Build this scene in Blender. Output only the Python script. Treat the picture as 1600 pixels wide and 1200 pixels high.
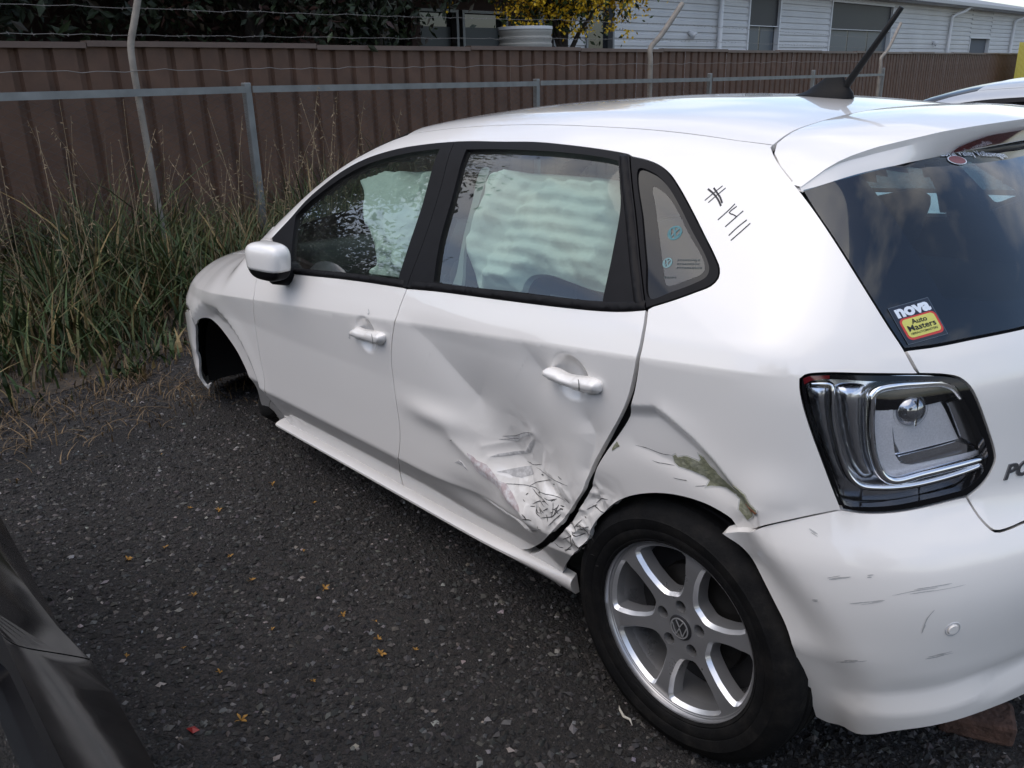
import bpy, bmesh, math, random
import numpy as np
from mathutils import Matrix, Vector
from mathutils.geometry import delaunay_2d_cdt
for o in list(bpy.data.objects): bpy.data.objects.remove(o)
scene=bpy.context.scene
COL=scene.collection
rng=np.random.default_rng(7); random.seed(7)
# ---------------- camera ----------------
CAM=np.array([3.45266,-2.05665,1.48735]); YAW,PITCH,ROLL,FPX=2.451773,.351602,-.0226161,1324.88
cy,sy,cp,sp=math.cos(YAW),math.sin(YAW),math.cos(PITCH),math.sin(PITCH)
fw=np.array([cy*cp,sy*cp,-sp]); rt=np.array([sy,-cy,0.]); up=np.cross(rt,fw)
cr,sr=math.cos(ROLL),math.sin(ROLL)
rt2=cr*rt+sr*up; up2=-sr*rt+cr*up
cd=bpy.data.cameras.new('camera'); cam=bpy.data.objects.new('camera',cd); COL.objects.link(cam)
M=Matrix.Identity(4)
for i in range(3): M[i][0]=rt2[i]; M[i][1]=up2[i]; M[i][2]=-fw[i]; M[i][3]=CAM[i]
cam.matrix_world=M
cd.sensor_width=36; cd.lens=FPX/1600*36; cd.clip_start=.02; cd.clip_end=600
scene.camera=cam
# ---------------- sky and sun ----------------
world=bpy.data.worlds.new('World'); scene.world=world; world.use_nodes=True
nt=world.node_tree; nt.nodes.clear()
SUN_EL,SUN_AZ=math.radians(62),math.radians(-100)      # azimuth in the xy plane
sky=nt.nodes.new('ShaderNodeTexSky'); sky.sky_type='NISHITA'; sky.sun_disc=False
sky.sun_elevation=SUN_EL; sky.sun_rotation=math.pi/2-SUN_AZ; sky.air_density=1.0; sky.dust_density=1.5; sky.ozone_density=1.0
tc=nt.nodes.new('ShaderNodeTexCoord'); mp=nt.nodes.new('ShaderNodeMapping'); mp.inputs['Scale'].default_value=(1.6,1.6,4.2)
nz=nt.nodes.new('ShaderNodeTexNoise'); nz.inputs['Scale'].default_value=1.3; nz.inputs['Detail'].default_value=5; nz.inputs['Roughness'].default_value=.5
rp=nt.nodes.new('ShaderNodeValToRGB'); rp.color_ramp.elements[0].position=.44; rp.color_ramp.elements[1].position=.68
cl=nt.nodes.new('ShaderNodeValToRGB'); cl.color_ramp.elements[0].color=(5.0,4.9,4.9,1); cl.color_ramp.elements[1].color=(8.6,8.3,7.9,1); rp.color_ramp.elements[1].color=(.75,.75,.75,1)
mx=nt.nodes.new('ShaderNodeMix'); mx.data_type='RGBA'
bg=nt.nodes.new('ShaderNodeBackground'); bg.inputs['Strength'].default_value=.15
wo=nt.nodes.new('ShaderNodeOutputWorld')
lk=nt.links.new
lk(tc.outputs['Generated'],mp.inputs['Vector']); lk(mp.outputs['Vector'],nz.inputs['Vector']); lk(nz.outputs['Fac'],rp.inputs['Fac']); lk(nz.outputs['Fac'],cl.inputs['Fac'])
lk(rp.outputs['Color'],mx.inputs[0]); lk(sky.outputs['Color'],mx.inputs[6]); lk(cl.outputs['Color'],mx.inputs[7]); lk(mx.outputs[2],bg.inputs['Color']); lk(bg.outputs['Background'],wo.inputs['Surface'])
sd=bpy.data.lights.new('sun','SUN'); sd.energy=.7; sd.angle=math.radians(75); sd.color=(1,.90,.77)
so=bpy.data.objects.new('sun',sd); COL.objects.link(so)
sv=Vector((math.cos(SUN_EL)*math.cos(SUN_AZ),math.cos(SUN_EL)*math.sin(SUN_AZ),math.sin(SUN_EL)))
so.rotation_euler=sv.to_track_quat('Z','Y').to_euler(); so.location=(3,-8,9)
vs=scene.view_settings; vs.view_transform='Standard'; vs.look='None'; vs.exposure=.62; vs.gamma=1; vs.use_curve_mapping=False
scene.render.engine='CYCLES'
ORG=np.array((1.2,0.,.15))
# ---------------- car body surface ----------------
def interp(x,xs,ys):
    return np.interp(x,xs,ys)
def sm(t): t=np.clip(t,0,1); return t*t*(3-2*t)
def cub(x,xs,ys):
    # monotone-ish cubic (PCHIP) interpolation, constant-slope clamp outside
    xs=np.asarray(xs,float); ys=np.asarray(ys,float); h=np.diff(xs); d=np.diff(ys)/h
    m=np.zeros(len(xs)); m[0]=d[0]; m[-1]=d[-1]
    for i in range(1,len(xs)-1):
        if d[i-1]*d[i]>0:
            w1=2*h[i]+h[i-1]; w2=h[i]+2*h[i-1]
            m[i]=(w1+w2)/(w1/d[i-1]+w2/d[i])
    x=np.asarray(x,float); xc=np.clip(x,xs[0],xs[-1])
    k=np.clip(np.searchsorted(xs,xc)-1,0,len(xs)-2)
    t=(xc-xs[k])/h[k]
    a=ys[k]*(1+2*t)*(1-t)**2+h[k]*m[k]*t*(1-t)**2+ys[k+1]*t*t*(3-2*t)+h[k]*m[k+1]*t*t*(t-1)
    return a+np.where(x<xs[0],(x-xs[0])*m[0],0)+np.where(x>xs[-1],(x-xs[-1])*m[-1],0)
def smax(a,b,k):
    h=np.clip(.5+.5*(a-b)/k,0,1)
    return b+(a-b)*h+k*h*(1-h)
def zc(x): return .766+.077*x           # shoulder crease height
LZ=[.15,.24,.30,.34,.425,.433,.52,.70]
LW=[.668,.716,.7485,.7708,.8190,.8205,.823,.831]
UZ=[0,.03,.06,.093,.20,.30,.40,.48,.6]
UW=[.846,.8345,.822,.8085,.755,.697,.632,.572,.47]
WIDE=0.
def Wside(x,z,dent=None):
    c=zc(np.clip(x,-.3,2.9)); ze=z-c
    lowz=np.where(z<.70,z,.70+(z-.70)*(.15/np.maximum(c-.70,.05)))
    lo=np.where(z<.70,np.interp(z,LZ,LW),.831+.015*np.clip((z-.70)/np.maximum(c-.70,.05),0,1))
    lo=np.where(z<.70,lo,lo)
    up=cub(ze,UZ,UW)
    w=np.where(ze>0,up,lo)
    if WIDE: w=w+WIDE*sm((z-.30)/.2)*sm((.075-ze)/.085)
    # plan shape
    w=w-.035*np.clip((.35-x)/.9,0,2)**2*.75-.02*np.clip((x-2.1)/.8,0,2)**2
    g=np.clip((ze-.05)/.3,0,1)
    w=w-g*.10*np.clip((x-1.9)/.8,0,1.3)**1.6
    w=w-g*.012*np.clip((1.0-x)/.6,0,1.5)**2
    # arch flares
    for cx in (0.,2.47):
        r=np.hypot(x-cx,z-.30)
        w=w+.004*np.exp(-((r-.42)/.06)**2)*sm((.85-z)/.15)
        w=w-.026*np.clip((.415-r)/.055,0,1.2)*(sm((x-2.60)/.06) if cx>1 else 1.)
    # bumper bulge behind the rear arch
    w=w+.012*sm((x-2.62)/.10)*sm((.70-z)/.08)
    w=w+.040*sm((x-2.55)/.12)*sm((.50-z)/.3)
    w=w+.075*sm((-.15-x)/.12)*sm((.45-z)/.2)-.012*sm((-.22-x)/.25)-.034*sm((.10-x)/.45)*sm((z-.62)/.22)
    if dent is not None: w=w-dent(x,z)
    return w
RZ=[.12,.22,.27,.31,.40,.55,.62,.675,.72,.80,.92,.985,1.04,1.20,1.34,1.5]
RX=[3.02,3.05,3.065,3.072,3.085,3.105,3.095,3.065,3.035,3.03,3.025,3.005,2.975,2.86,2.745,2.60]
def Xrear(w,z):
    return cub(z,RZ,RX)-.17*(np.maximum(w,0)/.70)**2.5
TX=[-.95,-.80,-.6,-.3,.0,.18,.30,.50,.70,.90,1.10,1.30,1.55,1.85,2.15,2.45,2.62,2.9]
TZ=[.68,.765,.84,.905,.95,.98,1.045,1.175,1.29,1.37,1.412,1.43,1.442,1.445,1.433,1.402,1.372,1.30]
def Ztop(x,w):
    z=cub(x,TX,TZ)
    sc=np.where(x<.45,.05,.055)
    return z-sc*(w/.6)**2.4
FZ=[.10,.20,.30,.45,.60,.70,.80]
FX=[-.80,-.84,-.86,-.86,-.84,-.80,-.72]
def Xfront(w,z): return cub(z,FZ,FX)+.22*(w/.80)**5+.10*(w/.8)**2
def F(P,dent=None):
    x,y,z=P[...,0],P[...,1],P[...,2]; w=np.abs(y)
    fs=(w-Wside(x,z))*.92
    ft=(z-Ztop(x,w))*.93
    kt=np.interp(x,[-.5,-.1,.3,.6,2.4,2.7],[.20,.15,.07,.07,.12,.08])
    f=smax(fs,ft,kt)
    kr=np.interp(z,[.3,.7,1.0,1.3],[.20,.16,.12,.08])
    f=smax(f,(x-Xrear(w,z))*.9,kr)
    f=smax(f,(Xfront(w,z)-x)*.9,.13)
    return f
S0,S1,SZ=.25,2.30,.75
RF,RR=.85,.75
def pdir(s,t):
    """param -> spine origin and direction. s along plan (left side negative y), t elevation*.75"""
    s=np.asarray(s,float); t=np.asarray(t,float); ph=t/.75
    ox=np.clip(s,S0,S1)
    th=np.where(s>S1,(s-S1)/RR,np.where(s<S0,(s-S0)/RF,0))   # + toward rear
    hx=np.sin(th); hy=-np.cos(th)
    O=np.stack([ox,np.zeros_like(ox),np.full_like(ox,SZ)],-1)
    D=np.stack([np.cos(ph)*hx,np.cos(ph)*hy,np.sin(ph)],-1)
    return O,D
def toparam(P):
    P=np.asarray(P,float); ox=np.clip(P[...,0],S0,S1); dx=P[...,0]-ox; dy=P[...,1]; dz=P[...,2]-SZ
    th=np.arctan2(dx,-dy); r=np.hypot(dx,dy)
    s=np.where(dx>0,S1+th*RR,np.where(dx<0,S0+th*RF,ox))
    return np.stack([s,.75*np.arctan2(dz,r)],-1)
def surf(s,t,dent=None,off=0.):
    O,D=pdir(s,t)
    lo=np.full(O.shape[:-1],.05); hi=np.full(O.shape[:-1],1.6)
    for _ in range(26):
        m=(lo+hi)/2
        g=F(O+D*m[...,None])-off>0
        hi=np.where(g,m,hi); lo=np.where(g,lo,m)
    P=O+D*((lo+hi)/2)[...,None]
    if dent is not None: P[...,1]+=dent(P[...,0],P[...,2])
    return P
def normal(P,dent=None,e=.003):
    Q=P
    if dent is not None:
        x,z=P[...,0],P[...,2]; Q=P.copy(); Q[...,1]-=dent(x,z)
    g=np.stack([F(Q+np.eye(3)[k]*e)-F(Q-np.eye(3)[k]*e) for k in range(3)],-1)
    if dent is not None:
        h=.0015; g[...,0]+=(dent(x+h,z)-dent(x-h,z))*(e/h)*.92; g[...,2]+=(dent(x,z+h)-dent(x,z-h))*(e/h)*.92
    return g/np.maximum(np.linalg.norm(g,axis=-1,keepdims=True),1e-9)
# outlines of the car's panels and marks, in car coordinates
L={'dlo_top':[(0.5225,-0.7431,1.0205),(0.6208,-0.7036,1.0968),(0.6889,-0.6664,1.1595),(0.765,-0.6374,1.2083),(0.8417,-0.612,1.2493),(0.9218,-0.5921,1.2809),(1.0079,-0.5792,1.3038),(1.0962,-0.5712,1.3201),(1.183,-0.5657,1.332),(1.2702,-0.5638,1.3397),(1.3551,-0.5635,1.3454),(1.4348,-0.5648,1.3491)],
'dlo_top2':[(1.4738,-0.5658,1.3504),(1.5503,-0.5692,1.3515),(1.6782,-0.5768,1.3505),(1.8205,-0.5837,1.3503),(1.9398,-0.5935,1.3449),(2.0522,-0.5993,1.3369),(2.1202,-0.6023,1.3304),(2.1615,-0.6046,1.3254)],
'dlo_q':[(2.1785,-0.6086,1.3204),(2.2216,-0.6106,1.3143),(2.2616,-0.6158,1.3046),(2.2997,-0.6262,1.2891),(2.3446,-0.6469,1.2624),(2.4011,-0.6758,1.2226),(2.4556,-0.7043,1.1806),(2.4984,-0.7269,1.1473),(2.5196,-0.7402,1.1281),(2.5259,-0.7517,1.1123),(2.5176,-0.7618,1.0988),(2.491,-0.7718,1.0853),(2.4463,-0.7856,1.0652),(2.3934,-0.7985,1.0445)],
'dlo_bot':[(0.7265,-0.8035,0.9251),(0.9012,-0.8047,0.9367),(1.1236,-0.8053,0.9527),(1.3222,-0.8069,0.9644),(1.5002,-0.8091,0.9732)],
'dlo_bot2':[(1.5403,-0.8097,0.9749),(1.6733,-0.8096,0.9852),(1.937,-0.8116,1.0006),(2.1574,-0.8113,1.014),(2.2824,-0.8088,1.0238),(2.3377,-0.8058,1.0309),(2.384,-0.8013,1.0396)],
'fglass':[(0.6553,-0.7006,1.1054),(0.7089,-0.6784,1.1463),(0.7929,-0.6544,1.1916),(0.8745,-0.6325,1.2309),(0.9556,-0.6137,1.2627),(1.0405,-0.6008,1.2858),(1.1269,-0.5924,1.3023),(1.2129,-0.5869,1.3145),(1.3148,-0.5838,1.3246),(1.4081,-0.5838,1.3307)],
'fglass_r':[(1.4081,-0.5838,1.3307),(1.4571,-0.6944,1.1824),(1.4648,-0.7531,1.0822),(1.4655,-0.7998,0.9911)],
'fglass_b':[(1.4655,-0.7998,0.9911),(1.3115,-0.7985,0.9819),(1.1132,-0.7976,0.9686),(0.768,-0.797,0.9423)],
'fglass_f':[(0.768,-0.797,0.9423),(0.7125,-0.7542,1.0199),(0.6553,-0.7006,1.1054)],
'bseam':[(1.4588,-0.5663,1.3492),(1.5125,-0.6618,1.2382),(1.5319,-0.7418,1.1079),(1.5195,-0.8087,0.9756)],
'rglass_t':[(1.5463,-0.5924,1.3303),(1.7031,-0.5983,1.3324),(1.8453,-0.6065,1.3309),(1.9593,-0.6125,1.3277),(2.1021,-0.6171,1.3178),(2.149,-0.6205,1.3112)],
'rglass_r':[(2.149,-0.6205,1.3112),(2.189,-0.6595,1.263),(2.2176,-0.6886,1.2207),(2.2488,-0.7487,1.1269),(2.2691,-0.8006,1.0389)],
'rglass_b':[(2.2691,-0.8006,1.0389),(2.1485,-0.8023,1.0322),(1.99,-0.8025,1.0242),(1.8196,-0.8022,1.013),(1.6416,-0.8002,1.0037)],
'rglass_l':[(1.6416,-0.8002,1.0037),(1.6114,-0.7514,1.0968),(1.5882,-0.6791,1.2171),(1.5463,-0.5924,1.3303)],
'cseam':[(2.1701,-0.6066,1.3229),(2.2617,-0.6902,1.2153),(2.338,-0.7574,1.1106),(2.389,-0.8002,1.0415)],
'qouter':[(2.2164,-0.6282,1.2969),(2.2537,-0.6294,1.2912),(2.2839,-0.6363,1.2807),(2.3221,-0.6511,1.2603),(2.3639,-0.6711,1.2321),(2.4222,-0.7011,1.1876),(2.4817,-0.7306,1.1433),(2.4991,-0.7435,1.1247),(2.4996,-0.7525,1.1123),(2.4803,-0.7624,1.099),(2.4357,-0.7769,1.0786),(2.3881,-0.7884,1.0611),(2.3437,-0.7491,1.1231),(2.2888,-0.6986,1.2012)],
'qclear':[(2.2754,-0.6518,1.2645),(2.3045,-0.6556,1.257),(2.3433,-0.6691,1.2366),(2.3752,-0.6845,1.2139),(2.42,-0.7071,1.1796),(2.4601,-0.7254,1.1516),(2.4795,-0.7363,1.1355),(2.4871,-0.7447,1.1236),(2.4842,-0.7504,1.1158),(2.4573,-0.7602,1.1029),(2.4261,-0.7701,1.0892),(2.4135,-0.7703,1.0891),(2.3963,-0.757,1.1095),(2.3523,-0.7194,1.167),(2.304,-0.6776,1.2296)],
'fdoor_f':[(0.521,-0.7456,1.016),(0.5102,-0.7943,0.9251),(0.5055,-0.8249,0.8578),(0.5163,-0.8402,0.821),(0.4668,-0.832,0.7069),(0.4505,-0.8255,0.5736),(0.44,-0.8226,0.4299),(0.093,-0.674,0.2237),(0.0148,-0.6332,0.1316)],
'ddseam':[(1.5212,-0.8101,0.9725),(1.5071,-0.8292,0.9248),(1.4985,-0.8436,0.8877),(1.4678,-0.8416,0.826),(1.4432,-0.8358,0.7568),(1.4349,-0.8308,0.6951),(1.4356,-0.827,0.6102),(1.4306,-0.8231,0.5218),(1.3983,-0.8194,0.4272),(1.3172,-0.7698,0.3382),(1.1991,-0.6868,0.1853)],
'rdoor_r':[(2.3899,-0.8003,1.0414),(2.4009,-0.824,0.9994),(2.4028,-0.8413,0.9558),(2.392,-0.841,0.9105),(2.3753,-0.8384,0.8621),(2.3471,-0.8358,0.8092),(2.307,-0.8339,0.7512),(2.2745,-0.8335,0.7056),(2.2395,-0.8322,0.6512),(2.219,-0.8297,0.6055),(2.2132,-0.8287,0.5903),(2.169,-0.8256,0.5278),(2.1098,-0.8241,0.4507),(2.0107,-0.7827,0.3567),(1.9012,-0.7364,0.2776),(1.8236,-0.715,0.2381)],
'quart_l':[(2.3937,-0.8,1.0419),(2.406,-0.8237,1.0002),(2.4092,-0.8409,0.957),(2.4009,-0.8409,0.9124),(2.3872,-0.8383,0.8648),(2.3631,-0.8357,0.8132),(2.3245,-0.8339,0.756),(2.2905,-0.8337,0.7103),(2.2544,-0.8323,0.6558),(2.2315,-0.8296,0.6096),(2.2237,-0.8286,0.5938),(2.188,-0.8249,0.531),(2.1463,-0.8233,0.4711),(2.0915,-0.8136,0.4096),(1.9592,-0.7489,0.3),(1.8403,-0.7084,0.2257)],
'silltop_f':[(0.0148,-0.6332,0.1316),(0.4617,-0.6851,0.179),(0.7769,-0.6844,0.1807),(1.0573,-0.6865,0.1847),(1.1991,-0.6868,0.1853)],
'silltop_r':[(1.1991,-0.6868,0.1853),(1.379,-0.689,0.1893),(1.5214,-0.6901,0.1914),(1.66,-0.6958,0.2021),(1.8236,-0.715,0.2381)],
'rarch':[(1.9636,-0.6732,0.1594),(2.0631,-0.7479,0.2919),(2.204,-0.8208,0.4511),(2.2469,-0.8227,0.5233),(2.2947,-0.8247,0.5768),(2.3462,-0.826,0.6152),(2.4077,-0.8266,0.6448),(2.4715,-0.8267,0.6638),(2.5314,-0.8262,0.6711),(2.5769,-0.8253,0.6688),(2.6137,-0.8219,0.658),(2.6221,-0.8161,0.6412)],
'barch':[(2.6006,-0.8212,0.6292),(2.6298,-0.8038,0.6062),(2.6586,-0.7887,0.5704),(2.7052,-0.7901,0.5081),(2.7356,-0.7842,0.4516),(2.7512,-0.7497,0.3452),(2.7579,-0.7181,0.2644),(2.7579,-0.6963,0.2164)],
'bbot':[(2.7579,-0.6963,0.2164),(2.782,-0.6838,0.208),(2.8345,-0.6752,0.2244),(2.8919,-0.6565,0.2517),(2.9478,-0.5927,0.2652),(2.9919,-0.5002,0.2712),(3.0285,-0.3806,0.2725)],
'bseamtop':[(2.6006,-0.8212,0.6292),(2.6442,-0.8125,0.6452),(2.6923,-0.8188,0.6763),(2.74,-0.7959,0.7),(2.7831,-0.7683,0.7178),(2.8049,-0.7525,0.7259)],
'light_t':[(2.7394,-0.7994,0.9697),(2.7456,-0.7944,0.9771),(2.7688,-0.7763,0.9814),(2.8166,-0.7293,0.9791),(2.8715,-0.6468,0.9701)],
'light_r':[(2.8715,-0.6468,0.9701),(2.8968,-0.6027,0.963),(2.9111,-0.5788,0.9547),(2.9232,-0.563,0.9386),(2.9311,-0.5523,0.9189),(2.944,-0.5273,0.8658),(2.9563,-0.5007,0.8026),(2.9576,-0.4991,0.7866),(2.9527,-0.516,0.7544),(2.9442,-0.5408,0.7357),(2.9388,-0.5553,0.7287)],
'light_b':[(2.9388,-0.5553,0.7287),(2.9272,-0.5815,0.7279),(2.9016,-0.6345,0.7237),(2.8713,-0.6843,0.7208),(2.8363,-0.7249,0.721),(2.8076,-0.7503,0.726)],
'light_l':[(2.8076,-0.7503,0.726),(2.7949,-0.7607,0.7653),(2.7794,-0.7739,0.8158),(2.7608,-0.7891,0.8767),(2.7477,-0.7986,0.925),(2.7412,-0.8006,0.9537),(2.7394,-0.7994,0.9697)],
'tgbump':[(2.9388,-0.5553,0.7287),(2.9464,-0.5474,0.7103),(2.9653,-0.5442,0.6873),(2.9849,-0.5307,0.667),(2.9981,-0.4982,0.6658),(3.0082,-0.4633,0.6689)],
'tgleft':[(2.484,-0.5365,1.3373),(2.5101,-0.5592,1.3193),(2.5503,-0.5855,1.295),(2.5974,-0.6122,1.2678),(2.6526,-0.6374,1.2297),(2.716,-0.6579,1.1728),(2.7713,-0.6675,1.1125),(2.8187,-0.6649,1.051),(2.844,-0.6581,1.0155),(2.8652,-0.6514,0.9795),(2.871,-0.6472,0.9707)],
'gbot':[(2.8483,-0.6555,1.0106),(2.8756,-0.6019,1.0113),(2.9051,-0.5312,1.0144),(2.9328,-0.4515,1.0157),(2.9443,-0.4116,1.0162)],
'farch':[(-0.292,-0.8019,0.5628),(-0.2338,-0.8025,0.6019),(-0.1612,-0.7938,0.6204),(-0.0625,-0.7906,0.6127),(0.0509,-0.7911,0.5686),(0.1514,-0.79,0.5034),(0.2128,-0.778,0.4088),(0.0156,-0.6745,0.2274),(-0.0421,-0.6318,0.132)],
'fbarch':[(-0.292,-0.8019,0.5628),(-0.351,-0.7918,0.4751),(-0.3908,-0.7812,0.3597),(-0.4016,-0.7584,0.2311)],
'fbumpseam':[(-0.292,-0.8019,0.5628),(-0.2785,-0.8165,0.6093)],
'l_bezel':[(2.7496,-0.7944,0.9622),(2.7563,-0.7889,0.9682),(2.7832,-0.7674,0.971),(2.8279,-0.7212,0.9657),(2.874,-0.6497,0.9596),(2.8974,-0.6092,0.9525),(2.9103,-0.5893,0.9423),(2.919,-0.5779,0.9265),(2.9254,-0.5675,0.9065),(2.9373,-0.5439,0.8649),(2.9487,-0.5194,0.8141),(2.9516,-0.5145,0.7936),(2.9476,-0.5278,0.7647),(2.9379,-0.5538,0.7461),(2.9222,-0.5896,0.7411),(2.8964,-0.6418,0.7377),(2.868,-0.6874,0.7336),(2.8354,-0.7252,0.7329),(2.811,-0.7475,0.7363),(2.8002,-0.7569,0.7697),(2.7848,-0.7703,0.8202),(2.7665,-0.7856,0.8772),(2.7549,-0.7945,0.9257)],
'l_strip':[(2.7472,-0.7956,0.9642),(2.7816,-0.7703,0.9655),(2.7868,-0.7682,0.9559),(2.7892,-0.7706,0.9276),(2.7962,-0.7641,0.8752),(2.8057,-0.7544,0.8292),(2.8173,-0.7431,0.7942),(2.8307,-0.73,0.7745),(2.8523,-0.7062,0.7677),(2.8901,-0.6501,0.767),(2.9336,-0.5602,0.7769),(2.9496,-0.5208,0.7823),(2.9511,-0.5179,0.7746),(2.9345,-0.5593,0.7661),(2.8928,-0.646,0.7567),(2.8552,-0.7028,0.7576),(2.8288,-0.7316,0.7619),(2.8128,-0.7469,0.7823),(2.8003,-0.7586,0.8211),(2.7897,-0.7693,0.875),(2.784,-0.7747,0.9274),(2.7805,-0.7735,0.9558),(2.7502,-0.7947,0.9573)],
'l_band1':[(2.7497,-0.7955,0.9544),(2.7797,-0.7738,0.9575),(2.7835,-0.7751,0.9274),(2.7889,-0.7699,0.8749),(2.7996,-0.7591,0.8192),(2.8116,-0.7479,0.7802),(2.8094,-0.7488,0.7422),(2.8002,-0.7569,0.7697),(2.7848,-0.7703,0.8202),(2.7648,-0.787,0.8848),(2.7541,-0.795,0.9256)],
'l_band2':[(2.7903,-0.7648,0.9576),(2.8254,-0.7285,0.9564),(2.8261,-0.7328,0.9412),(2.8306,-0.7318,0.8827),(2.8363,-0.7247,0.829),(2.8469,-0.7125,0.7818),(2.833,-0.7277,0.7777),(2.8223,-0.7385,0.7943),(2.8108,-0.75,0.8293),(2.8014,-0.7599,0.8754),(2.7938,-0.7669,0.9277)],
'l_frame':[(2.829,-0.7294,0.941),(2.8358,-0.7168,0.9521),(2.854,-0.6871,0.9561),(2.8996,-0.606,0.9507),(2.9124,-0.5859,0.94),(2.9232,-0.5701,0.9198),(2.8397,-0.7207,0.9117),(2.8404,-0.7205,0.882),(2.8488,-0.71,0.8281),(2.8598,-0.6964,0.7923),(2.865,-0.6896,0.778),(2.9504,-0.5176,0.7942),(2.9512,-0.5166,0.7842),(2.8696,-0.6832,0.7715),(2.8517,-0.7068,0.7775),(2.8408,-0.7195,0.8094),(2.8334,-0.7284,0.8636)],
'l_gap':[(2.8396,-0.7196,0.9262),(2.8447,-0.7082,0.9429),(2.9043,-0.5998,0.9454),(2.9213,-0.5741,0.9223),(2.84,-0.7202,0.9135)],
'l_mid':[(2.8398,-0.7206,0.9099),(2.8607,-0.6914,0.9098),(2.8632,-0.69,0.8643),(2.8684,-0.6831,0.8217),(2.8758,-0.6724,0.8031),(2.8859,-0.6553,0.798),(2.9495,-0.5185,0.8042),(2.9502,-0.5178,0.7962),(2.8649,-0.6897,0.7792),(2.8546,-0.7028,0.8045),(2.8453,-0.7144,0.8438),(2.8411,-0.7197,0.882)],
'l_tex':[(2.8611,-0.6908,0.909),(2.9072,-0.6057,0.9123),(2.913,-0.5956,0.8959),(2.9301,-0.5629,0.8329),(2.9116,-0.6032,0.829),(2.8745,-0.6736,0.8224),(2.8674,-0.684,0.8447),(2.8628,-0.69,0.8793)],
'l_floor':[(2.8718,-0.6781,0.8173),(2.9277,-0.5686,0.8301),(2.9512,-0.5142,0.8045),(2.8877,-0.6519,0.7994),(2.8798,-0.6658,0.8022)],
'l_side':[(2.9127,-0.5945,0.9099),(2.9252,-0.5661,0.9174),(2.9379,-0.5422,0.8684),(2.949,-0.5191,0.8101),(2.9307,-0.5614,0.8373)],
'l_low1':[(2.8352,-0.7251,0.7567),(2.8909,-0.6496,0.7572),(2.8955,-0.6408,0.7597),(2.8984,-0.6382,0.7359),(2.868,-0.6874,0.7336),(2.8353,-0.7253,0.7349)],
'l_low2':[(2.8982,-0.6355,0.7608),(2.948,-0.5262,0.7703),(2.9361,-0.558,0.7469),(2.9203,-0.5935,0.7418),(2.8992,-0.6364,0.7383)],
'l_red':[(2.7435,-0.7967,0.971),(2.7513,-0.7909,0.9757),(2.7772,-0.7707,0.9778),(2.778,-0.7715,0.9723),(2.755,-0.7899,0.9681),(2.7461,-0.7967,0.9613)],
'l_c1':[(2.7531,-0.7923,0.961),(2.7718,-0.7789,0.9625),(2.7814,-0.7718,0.96),(2.7846,-0.7722,0.9454),(2.7879,-0.7718,0.9128),(2.7931,-0.7666,0.8751),(2.8027,-0.7567,0.8252),(2.8151,-0.745,0.7883),(2.8297,-0.7309,0.7694),(2.8537,-0.7045,0.7633),(2.8914,-0.6481,0.7628),(2.934,-0.5598,0.7717),(2.9504,-0.5192,0.7788)],
'l_c2':[(2.9233,-0.5701,0.9191),(2.9126,-0.5861,0.939),(2.9,-0.6064,0.9491),(2.8754,-0.6512,0.9533),(2.8544,-0.6875,0.9544),(2.8383,-0.7143,0.9502),(2.8335,-0.7241,0.9407),(2.8341,-0.7264,0.9267),(2.8361,-0.7255,0.8824),(2.8425,-0.7176,0.8286),(2.8532,-0.7049,0.7911),(2.8662,-0.688,0.7759),(2.8967,-0.6367,0.7812),(2.9507,-0.5172,0.7902)],
'l_lens':[(2.8848,-0.6511,0.8947)],
'mk0':[(2.411,-0.6393,1.2627),(2.4305,-0.6457,1.2542),(2.4471,-0.6533,1.2445),(2.4606,-0.6616,1.234)],
'mk1':[(2.4228,-0.6361,1.2648),(2.4376,-0.6436,1.2557),(2.4493,-0.6495,1.2484),(2.4598,-0.6571,1.2391)],
'mk2':[(2.4182,-0.6579,1.2421),(2.4292,-0.6441,1.2559),(2.4398,-0.6301,1.2691)],
'mk3':[(2.4286,-0.6601,1.2386),(2.4387,-0.6472,1.2519),(2.4493,-0.6328,1.2655)],
'mk4':[(2.4687,-0.6813,1.2097),(2.4798,-0.6685,1.2242),(2.4886,-0.6547,1.2389)],
'mk5':[(2.495,-0.6578,1.2349),(2.4858,-0.6688,1.2232),(2.4964,-0.6703,1.2204),(2.5055,-0.6721,1.2174)],
'mk6':[(2.5137,-0.6625,1.2277),(2.5043,-0.674,1.2153),(2.4918,-0.6879,1.199)],
'mk7':[(2.5304,-0.6736,1.2132),(2.5174,-0.6865,1.1985),(2.5077,-0.6982,1.1844)],
'mk8':[(2.541,-0.6772,1.2078),(2.5299,-0.6899,1.1931),(2.517,-0.7037,1.1766)],
'sticker':[(2.8092,-0.6511,1.0772),(2.8407,-0.5726,1.088),(2.881,-0.5695,1.0276),(2.8491,-0.6461,1.0181)],
'badge':[(2.9696,-0.4706,0.7463),(2.971,-0.4624,0.771)],
'oval':[(2.7453,-0.2944,1.3004)],
'stxt':[(2.7481,-0.284,1.2997),(2.7538,-0.1627,1.307)],
'brake':[(2.7138,-0.3472,1.3148),(2.7019,-0.2825,1.331),(2.698,-0.2337,1.3379),(2.7047,-0.0911,1.3414),(2.7058,0.018,1.3416),(2.7213,-0.04,1.3327),(2.7342,-0.1003,1.3236)],
'vw1':[(2.3818,-0.7073,1.1821)],
'vw2':[(2.3947,-0.7446,1.1279)],
'sens':[(2.9719,-0.6274,0.4998)],
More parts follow.
